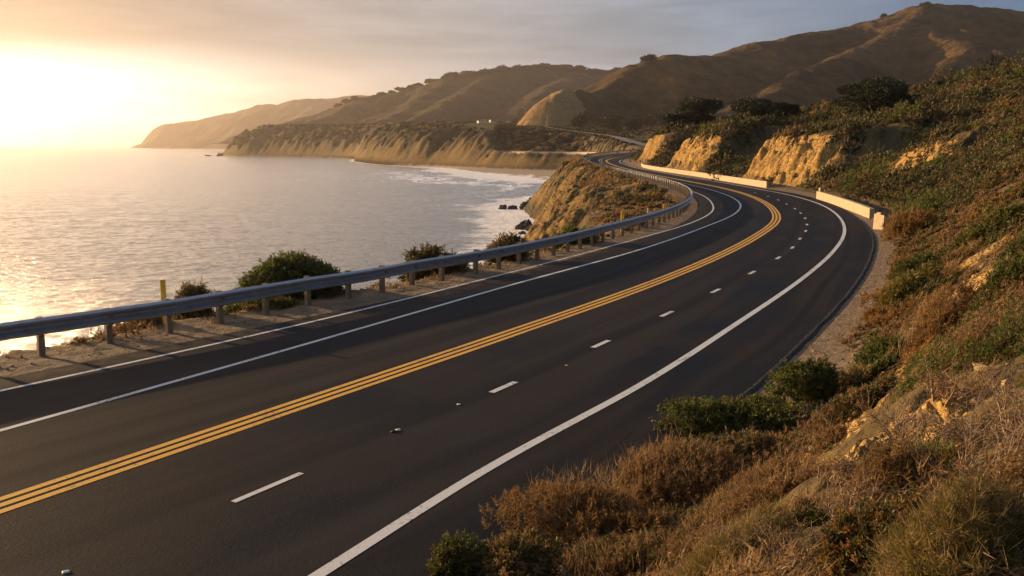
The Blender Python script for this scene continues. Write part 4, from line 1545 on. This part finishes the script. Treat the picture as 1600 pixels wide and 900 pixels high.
# -- individual bushes of the bank on the right
B = [
    ('green_bush', 1140, 672, 195, 66, 'green', 'bright green rounded bush at the pavement edge, nearest green one to the road', 'leaf_olive'),
    ('olive_bush', 1135, 742, 200, 75, 'olive', 'olive bush with brownish tips directly below the bright green rounded bush', 'leaf_brown'),
    ('brown_shrub', 920, 836, 265, 98, 'brown', 'feathery rust brown shrub overhanging the tarmac at bottom centre', 'leaf_rust'),
    ('brown_shrub', 1040, 782, 250, 92, 'brown', 'dry brown feathery shrub between the olive bush and the overhanging shrub', None),
    ('brown_shrub', 1195, 800, 235, 95, 'brown', 'low brown heather-like shrub in the hollow right of the olive bush', None),
    ('brown_shrub', 1105, 845, 190, 85, 'brown', 'brown shrub mixed with olive sprigs in the gap below the dry feathery one', 'leaf_olive'),
    ('rust_bush', 1010, 850, 150, 70, 'rust', 'low rust coloured bush between the overhanging shrub and the bottom edge', 'leaf_brown'),
    ('olive_bush', 705, 905, 120, 62, 'olive', 'small olive green bush at the bottom edge, farthest left on the bank', 'leaf_green'),
    ('olive_bush', 815, 905, 170, 75, 'olive', 'olive and straw coloured bush on the bottom edge right of the farthest left one', 'leaf_brown'),
    ('brown_shrub', 960, 905, 190, 80, 'brown', 'mixed brown shrub on the bottom edge below the feathery ones', 'leaf_olive'),
    ('green_bush', 1268, 628, 125, 72, 'green', 'leafy green bush beside the gravel shoulder with straw grass behind it', 'leaf_olive'),
    ('green_bush', 1372, 588, 120, 58, 'green', 'green bush on the bank up right of the leafy bush by the shoulder', None),
    ('olive_bush', 1352, 640, 110, 52, 'olive', 'low olive brown bush above the bare sandy slip', 'leaf_brown'),
    ('brown_tuft', 1298, 692, 62, 24, 'brown', 'small brown tuft alone on the bare sandy slip', None),
    ('yellow_bush', 1415, 478, 88, 42, 'yellow', 'golden green bush at the edge of the gravel shoulder', None),
    ('green_bush', 1428, 440, 80, 36, 'green', 'low dark green bush just behind the golden green one', 'leaf_olive'),
    ('rust_bush', 1425, 372, 84, 46, 'rust', 'rust orange bush behind the leaning concrete block', None),
    ('green_bush', 1525, 386, 130, 48, 'green', 'wide fresh green bush halfway up the bank right of the rust orange one', 'leaf_yellow'),
    ('brown_shrub', 1450, 545, 140, 88, 'brown', 'dense dark brown twiggy shrub in the middle of the bank', 'leaf_rust'),
    ('olive_bush', 1570, 485, 150, 95, 'olive', 'large olive green bush at the right edge halfway up', 'leaf_green'),
    ('brown_shrub', 1540, 570, 150, 70, 'brown', 'grey brown shrub under the large olive bush at the right edge', None),
    ('rust_bush', 1410, 430, 46, 24, 'rust', 'little rust coloured bush at the foot of the bank by the shoulder', None),
    ('rust_bush', 1368, 500, 36, 16, 'rust', 'tiny rust tuft growing in the gravel at the bank foot', None),
    ('olive_bush', 1330, 872, 190, 95, 'olive', 'olive gold bush with pale twigs at the bottom right of centre', 'leaf_rust'),
    ('brown_shrub', 1405, 770, 150, 90, 'brown', 'reddish brown shrub left of the tall bare twigs', 'leaf_rust'),
    ('grass_clump', 1500, 905, 260, 110, 'grass', 'long yellow green grass clump in the bottom right corner', 'straw'),
    ('grass_clump', 1120, 905, 200, 70, 'grass', 'dry mixed grass clump on the bottom edge right of the brown shrub', 'straw')]
for k, (nm, u, v, wp, hp, kd, lab, mx) in enumerate(B):
    cat = 'grass' if nm == 'grass_clump' else ('shrub' if 'shrub' in nm else ('plant' if 'tuft' in nm else 'bush'))
    bush(nm, u, v, wp, hp, kd, lab, cat, seed=k, mix=mx)
twig_shrub(1530, 775, 230, 230, 'tall bare shrub of pale arching twigs at the right edge', 1)
twig_shrub(1430, 700, 170, 130, 'low tangle of bare reddish twigs left of the tall bare shrub', 2)
twig_shrub(1130, 885, 150, 110, 'thin bare twigs poking up from the grass at the bottom', 3)

twig_shrub(1585, 690, 150, 150, 'pale bare twigs against the right edge above the tall bare shrub', 4)
twig_shrub(1475, 625, 120, 85, 'bare twiggy shrub below the dense dark brown one on the bank', 5, 'leaf_rust')
twig_shrub(1330, 800, 140, 95, 'spreading dry twigs in the middle of the near bank', 6)
twig_shrub(1225, 880, 150, 110, 'dry branching stalks at the bottom between the olive gold bush and the thin twigs', 7)
twig_shrub(1590, 880, 160, 150, 'dry rusty twigs in the extreme bottom right corner', 8, 'leaf_rust')
twig_shrub(1290, 745, 110, 60, 'small tangle of dry twigs just below the bare sandy slip', 9)

# -- bushes seaward of the guardrail (stand on the slope just beyond it)


def sea_bush(u, v_top, d, wpx, kind, label, seed, mix=None, depth=.7, mul=2.0):
    x, y, zt = at(u, v_top, d)
    z0 = float(land_z([x], [y])[0])
    h = (zt - z0) / d * FPX * 1.08
    bush('seaside_bush', u, 0, wpx, max(h, 8), kind, label, 'bush', depth, 300 + seed, (x, y, z0), mix, follow=.2, mul=mul)


sea_bush(460, 405, 37.5, 245, 'green', 'large dark green dome-shaped bush behind the guardrail against the sea', 1, 'leaf_olive')
sea_bush(290, 455, 32.0, 78, 'olive', 'small brownish bush behind the guardrail right of the tall yellow post', 2, 'leaf_brown')
sea_bush(684, 394, 43.5, 105, 'olive', 'flat-topped olive bush behind the guardrail right of the large dome', 3, 'leaf_yellow')
sea_bush(790, 381, 47.5, 72, 'olive', 'small mounded bush behind the guardrail right of the flat-topped one', 4, 'leaf_brown')
sea_bush(886, 363, 56, 84, 'green', 'dark green bush behind the guardrail below the rocky cliff foot', 5)
sea_bush(205, 505, 30.0, 120, 'olive', 'low straggling scrub behind the guardrail left of the tall yellow post', 6, 'leaf_brown')
sea_bush(430, 468, 34.3, 170, 'olive', 'low shaded scrub under the guardrail in front of the large dome bush', 7, 'leaf_green')

# -- scrub that covers the hillside: nobody could count it
TK = np.array(TAKEN)


def free(x, y, k=1.0):
    ok = np.ones(len(x), bool)
    for a, b, r in TK:
        ok &= np.hypot(x - a, y - b) > r * k
    return ok


rg = np.random.default_rng(99)
SM = ['leaf_olive', 'leaf_brown', 'leaf_green', 'leaf_rust', 'straw', 'leaf_yellow', 'leaf_shade', 'leaf_tan']
VS, FS, IS = [], [], []
FQ, IQ, VQ = [], [], []
nV = 0


def scatter(nm, xs, ys, rmin, rmax, leaves, weights, flat=.62, ground=None):
    """one merged mesh of many clumps"""
    VV, FF, II = [], [], []
    o = 0
    d = np.hypot(xs, ys)
    kindn = pnoise(xs / 9.0, ys / 9.0, 71) + rg.normal(size=len(xs)) * .16
    cum = np.cumsum(weights) / np.sum(weights)
    rank = np.clip((np.argsort(np.argsort(kindn)) + .5) / len(xs), 0, .999)
    typ = np.searchsorted(cum, rank)
    for i in range(len(xs)):
        r = rg.uniform(rmin, rmax) * (0.55 + 1.25 * rg.random() ** 4)
        px = d[i] / 900.0
        W = max(.008, px * 1.15)
        L = max(.06, W * (3.4 if d[i] < 45 else (2.1 if d[i] < 450 else 1.3)))
        tt = typ[i]
        k = 9
        nt = int(np.clip(leaves * (r / (W * 9)) ** 2 / 9, 14, 240))
        asp = rg.uniform(.8, 1.35)
        V, F = bush_geo(rg, r * asp, r / asp, r * flat * rg.uniform(.7, 1.2), nt, k, L, W, .68 if tt in (1, 4) else .45, .45, False, .45, .25)
        V[:, 0] += xs[i]
        V[:, 1] += ys[i]
        VV.append(V)
        FF.append(F + o)
        II.append(np.full(len(F), tt))
        o += len(V)
    V = np.concatenate(VV)
    V[:, 2] += (ground or gz)(V[:, 0], V[:, 1])
    tag(link(nm, np_mesh(nm, V, np.concatenate(FF), [M[q] for q in SM], np.concatenate(II))), kind='stuff')
    print(nm, len(V))


def candidates(n, x0, x1, y0, y1, smin, smax):
    x = rg.uniform(x0, x1, n)
    y = rg.uniform(y0, y1, n)
    vis = (np.abs(x) < .68 * y + 4)
    x, y = x[vis], y[vis]
    d, sd, _, _ = polydist(x, y, ER[::2])
    b = gz(x, y, 1)
    ok = (sd > 0) & (d > smin) & (d < smax) & (b < .38)
    x, y = x[ok], y[ok]
    ok = free(x, y)
    return x[ok], y[ok]


x, y = candidates(15000, 0, 60, 3.0, 62, 1.3, 34)
keep = fbm(x / 5, y / 5, 3, 41) > -.28
scatter('bank_scrub', x[keep][:4000], y[keep][:4000], .14, .55, 150, [.22, .38, .10, .15, .03, .05, .07], .85)
x, y = candidates(9000, 20, 150, 58, 160, 3.4, 100)
k_ = fbm(x / 6, y / 6, 3, 43) > -.22
x, y = x[k_], y[k_]
scatter('hillside_scrub', x[:2600], y[:2600], .8, 2.3, 150, [.32, .07, .10, .03, .02, .06, .20, .20], .65)
x, y = candidates(9000, 30, 210, 150, 340, 5.0, 120)
scatter('hillside_scrub', x[:2600], y[:2600], 1.1, 3.2, 130, [.34, .04, .10, .02, .01, .04, .30, .15], .65)


def grass(nm, n, x0, x1, y0, y1, side, smin, smax, L, W, tuft=14, thr=-.1):
    x = rg.uniform(x0, x1, n)
    y = rg.uniform(y0, y1, n)
    d, sd, _, _ = polydist(x, y, (ER if side > 0 else EL)[::2])
    ok = (sd * side > 0) & (d > smin) & (d < smax) & (fbm(x / 2.5, y / 2.5, 3, 45) > thr) & (np.abs(x) < .68 * y + 4) & (gz(x, y, 1) < (.3 if side > 0 else 2))
    x, y = x[ok], y[ok]
    P = np.stack([x, y, np.zeros(len(x))], 1)
    P = np.repeat(P, tuft, 0)
    P[:, :2] += rg.normal(size=(len(P), 2)) * .07
    P[:, 2] = gz(P[:, 0], P[:, 1]) - .01
    dd = np.hypot(P[:, 0], P[:, 1])
    D = rg.normal(size=P.shape) * .38 + np.array([0, 0, 1.0])
    V, F = blades(P, D, L * rg.uniform(.4, 1.3, len(P)), np.maximum(W, dd / 900 * .8), rg)
    idx = (rg.random(len(F)) < .25).astype(int)
    tag(link(nm, np_mesh(nm, V, F, [M['straw'], M['leaf_brown']], idx)), kind='stuff')
    print(nm, len(V))


grass('dry_grass', 11000, 0, 30, 3, 40, 1, 2.0, 22, .15, .005, 12, .22)
grass('dry_grass', 7000, 4, 60, 35, 100, 1, 2.4, 40, .22, .018, 8, .2)
grass('dry_grass', 26000, -36, 30, 17, 110, -1, 1.9, 9, .2, .010, 10, -.35)
grass('dry_grass', 6000, -20, 26, 90, 330, -1, 2.3, 30, .5, .05, 8, -.1)

n_ = 9000
x, y = rg.uniform(-10, 26, n_), rg.uniform(84, 345, n_)
d, sd, _, _ = polydist(x, y, EL[::2])
d2, sd2, _, _ = polydist(x, y, SHORE[::2])
ok = (sd < 0) & (d > 3.0) & (sd2 > 0) & (d2 > 5) & (gz(x, y, 1) < .33) & (fbm(x / 7, y / 7, 3, 47) > -.1) & (d < d2 * 2.2)
scatter('cliff_scrub', x[ok][:1300], y[ok][:1300], .45, 1.2, 100, [.40, .34, .06, .12, .05, .03], .6)

n_ = 6000
x, y = rg.uniform(-36, 16, n_), rg.uniform(19, 112, n_)
d, sd, _, _ = polydist(x, y, EL[::2])
ok = (sd < 0) & (d > 2.5) & (d < 9) & (fbm(x / 4, y / 4, 3, 49) > -.12) & free(x, y, .8)
scatter('verge_scrub', x[ok][:1100], y[ok][:1100], .14, .5, 120, [.30, .40, .05, .12, .10, .03], .7)
n_ = 9000
x, y = rg.uniform(-640, 200, n_), rg.uniform(600, 2050, n_)
Lr = land(x, y)
ok = (Lr[0] > -6) & (Lr[1] < .35) & (Lr[3] < .5) & (Lr[2] < .3) & (np.abs(x) < .66 * y) & (polydist(x, y, FAR[::2])[0] > 12)
for hx, hy in HOUSES:
    ok &= ~((np.abs(x - hx * y / hy) < 22) & (y < hy + 8) & (y > hy - 260))
scatter('headland_scrub', x[ok][:3200], y[ok][:3200], 1.2, 3.2, 60, [.30, .14, .03, .02, .0, .02, .49], .38, land_z)
n_ = 5000
x, y = rg.uniform(-20, 100, n_), rg.uniform(680, 1180, n_)
Lr = land(x, y)
dfr = polydist(x, y, FAR[::2])[0]
ok = (Lr[0] > 0) & (Lr[3] < .5) & (dfr > 7) & (dfr < 90) & (np.abs(x) < .2 * y)
scatter('headland_scrub', x[ok][:1500], y[ok][:1500], .8, 1.7, 60, [.14, .06, .0, .0, .0, .0, .80], .4, land_z)  # extra dark clumps added so their colour stands in for the slope's shade

# loose stones
b = MB()
import bmesh
bm = bmesh.new()
bmesh.ops.create_icosphere(bm, subdivisions=1, radius=1)
IV = np.array([q.co[:] for q in bm.verts])
IF = [tuple(q.index for q in f_.verts) for f_ in bm.faces]
bm.free()


def stones(nm, n, x0, x1, y0, y1, side, smin, smax, r0, r1, m):
    x = rg.uniform(x0, x1, n)
    y = rg.uniform(y0, y1, n)
    d, sd, _, _ = polydist(x, y, (ER if side > 0 else EL)[::2])
    ok = (sd * side > 0) & (d > smin) & (d < smax) & (np.abs(x) < .68 * y + 4)
    x, y = x[ok], y[ok]
    r = r0 + (r1 - r0) * rg.random(len(x)) ** 4
    P = IV[None] * r[:, None, None] * rg.uniform(.6, 1.2, (len(x), 1, 3)) * (1 + .25 * rg.normal(size=(len(x), len(IV), 1)))
    P += np.stack([x, y, gz(x, y) + r * .2], 1)[:, None]
    F = (np.array(IF)[None] + (np.arange(len(x)) * len(IV))[:, None, None]).reshape(-1, 3)
    tag(link(nm, np_mesh(nm, P.reshape(-1, 3), F, [m])), kind='stuff')


stones('loose_stones', 12000, -2, 30, 6, 75, 1, .25, 3.0, .008, .06, M['stone'])
stones('loose_stones', 2500, 0, 20, 4, 34, 1, 2.5, 10, .015, .09, M['stone'])
stones('loose_stones', 12000, -34, 16, 16, 75, -1, .2, 3.2, .010, .06, M['stone'])

# ------------------------------------------------------------------ trees


def make_tree(seed, w, h, flat=False, leafn=9000, lw=.16, trunk_h=.35, name='crown'):
    """crown of leaf sprays on lobes carried by limbs, and the trunk with its limbs; returns two meshes at the origin"""
    rg = np.random.default_rng(seed)
    nl = 26 if flat else 18
    C, Rr = [], []
    for k in range(nl):
        a = rg.uniform(0, 2 * math.pi)
        q = math.sqrt(rg.random())
        if flat:
            z = h * (trunk_h + (1 - trunk_h) * (.15 + .75 * rg.random()) * (1 - .55 * q * q))
            C.append((math.cos(a) * q * w * .42, math.sin(a) * q * w * .42, z))
            Rr.append((w * rg.uniform(.11, .18), w * rg.uniform(.11, .18), h * rg.uniform(.09, .16)))
        else:
            z = h * (trunk_h + (1 - trunk_h) * rg.uniform(.05, .85))
            sp = math.sqrt(max(.05, 1 - ((z / h - .5) / .62) ** 2))
            C.append((math.cos(a) * q * w * .36 * sp, math.sin(a) * q * w * .36 * sp, z))
            s_ = rg.uniform(.13, .21)
            Rr.append((w * s_, w * s_, h * s_ * .85))
    C, Rr = np.array(C), np.array(Rr)
    VV, FF, o = [], [], 0
    per = leafn // nl
    for c, r in zip(C, Rr):
        D = unit(rg.normal(size=(per, 3)))
        P = c + D * r * (.55 + .55 * rg.random((per, 1)) ** .7)
        dr = D + np.array([0, 0, .5]) + rg.normal(size=(per, 3)) * .5
        V, F = blades(P, dr, lw * 2.4 * rg.uniform(.6, 1.3, per), lw, rg, True)
        VV.append(V)
        FF.append(F + o)
        o += len(V)
    b = MB()
    tr = w * .035
    b.tube([(0, 0, -.6), (w * .01, 0, h * trunk_h * .5), (w * .02, w * .01, h * trunk_h), (0, 0, h * .62)], [tr * 1.25, tr, tr * .8, tr * .3], 8)
    for c in C[:14]:
        z0 = h * rg.uniform(trunk_h * .45, trunk_h * 1.1)
        b.tube([(0, 0, z0), (c[0] * .5, c[1] * .5, (z0 + c[2]) * .5 + h * .03), tuple(c)], [tr * .5, tr * .35, tr * .12], 5)
    return np_mesh(name, np.concatenate(VV), np.concatenate(FF), [M['leaf_dark']]), b.mesh('trunk', M['bark'], True)


def tree(name, label, u, v_base, d, wpx, hpx, seed, z=None, flat=False, leafn=9000, group=None, lw=None, sink=0.3):
    x, y, zz = at(u, v_base, d)
    if z == 'land':
        zz = float(land_z([x], [y])[0])
    elif z is not None:
        zz = z(x, y)
    wd, h = wpx * d / FPX, hpx * d / FPX
    cm, tm = make_tree(seed, wd, h, flat, leafn, lw or max(.12, d / 900 * .8), .22 if not flat else .3)
    r = empty(name, (x, y, zz - sink))
    tag(r, label, 'tree', group)
    link('crown', cm, r)
    link('trunk', tm, r)
    return r


tree('cypress_tree', 'broad flat-topped dark cypress, largest tree on the near hillside crest', 1362, 180, 165, 132, 66, 11, 'land', True, 26000)
tree('cypress_tree', 'rounded dark cypress on the crest above the middle orange cut', 1176, 188, 215, 92, 56, 12, 'land', False, 14000)
tree('cypress_tree', 'small round dark tree just right of the rounded cypress', 1226, 183, 218, 48, 34, 13, 'land', False, 8000)
tree('cypress_tree', 'dark spreading tree on the crest above the farthest orange cut', 1094, 206, 262, 76, 48, 14, 'land', False, 12000)
tree('cypress_tree', 'dark low tree spilling over the crest left of the spreading one', 1068, 215, 262, 58, 28, 15, 'land', False, 9000)

VG = 'dark trees in the valley behind the road'
for k, (u, v, d, wd, h, lab) in enumerate([
        (907, 203, 1020, 34, 26, 'dark valley tree nearest the big pale cliff cut'), (948, 208, 960, 44, 20, 'wide dark valley tree behind the far road'),
        (985, 211, 930, 40, 22, 'dark valley tree right of the wide one behind the far road'), (1040, 209, 960, 34, 24, 'dark valley tree left of the near hillside crest'),
        (962, 200, 1100, 30, 18, 'smaller valley tree set back behind the wide one'), (1015, 206, 1050, 30, 15, 'low dark valley tree in the gap between two taller ones')]):
    tree('valley_tree', lab, u, v, d, wd, h, 40 + k, 'land', False, 2600, VG)
tree('ridge_tree', 'dark wind-bent tree on the shoulder where the big hill meets the far ridge', 1012, 100, 1500, 24, 12, 60, HZ, False, 1500, lw=1.6, sink=5)
tree('ridge_tree', 'lone dark tree on the summit of the big hill', 1446, 16, 1900, 16, 7, 61, HZ, True, 1000, lw=1.6, sink=4)
tree('ridge_tree', 'tiny tree on the skyline left of the big hill summit', 1381, 27, 1900, 9, 4, 62, HZ, False, 700, lw=1.6, sink=1)
rgt = np.random.default_rng(5)
DG = 'trees along the far ridge'
protos = []
for k in range(5):
    cm, tm = make_tree(80 + k, 30 + 4 * k, 15 + 2 * k, k % 2 == 0, 1300, 2.4, .3)
    protos.append((cm, tm))
us = np.concatenate([np.linspace(520, 690, 16), np.linspace(696, 968, 54)]) + rgt.normal(0, 2.5, 70)
sky_u = [440, 500, 545, 600, 640, 690, 740, 800, 850, 930, 970]
sky_v = [196, 181, 166, 153, 143, 129, 121, 116, 111, 117, 121]
sky_d = [3200, 3100, 3000, 3000, 3000, 3000, 3000, 3050, 3100, 3100, 3000]
for k, u in enumerate(us):
    d = float(np.interp(u, sky_u, sky_d)) * (1 - .004 * rgt.random())
    x, y, zz = at(u, float(np.interp(u, sky_u, sky_v)), d)
    cm, tm = protos[k % 5]
    r = empty('ridge_tree', (x, y, CZ(x, y) - 3), rgt.uniform(0, 6))
    sc_ = rgt.uniform(.6, 1.0) if u < 700 else rgt.uniform(.75, 1.35)
    r.scale = (sc_, sc_, sc_ * rgt.uniform(.6, .95))
    tag(r, 'dark round-headed tree in the row along the far hazy ridge', 'tree', DG)
    link('crown', cm, r)
    link('trunk', tm, r)
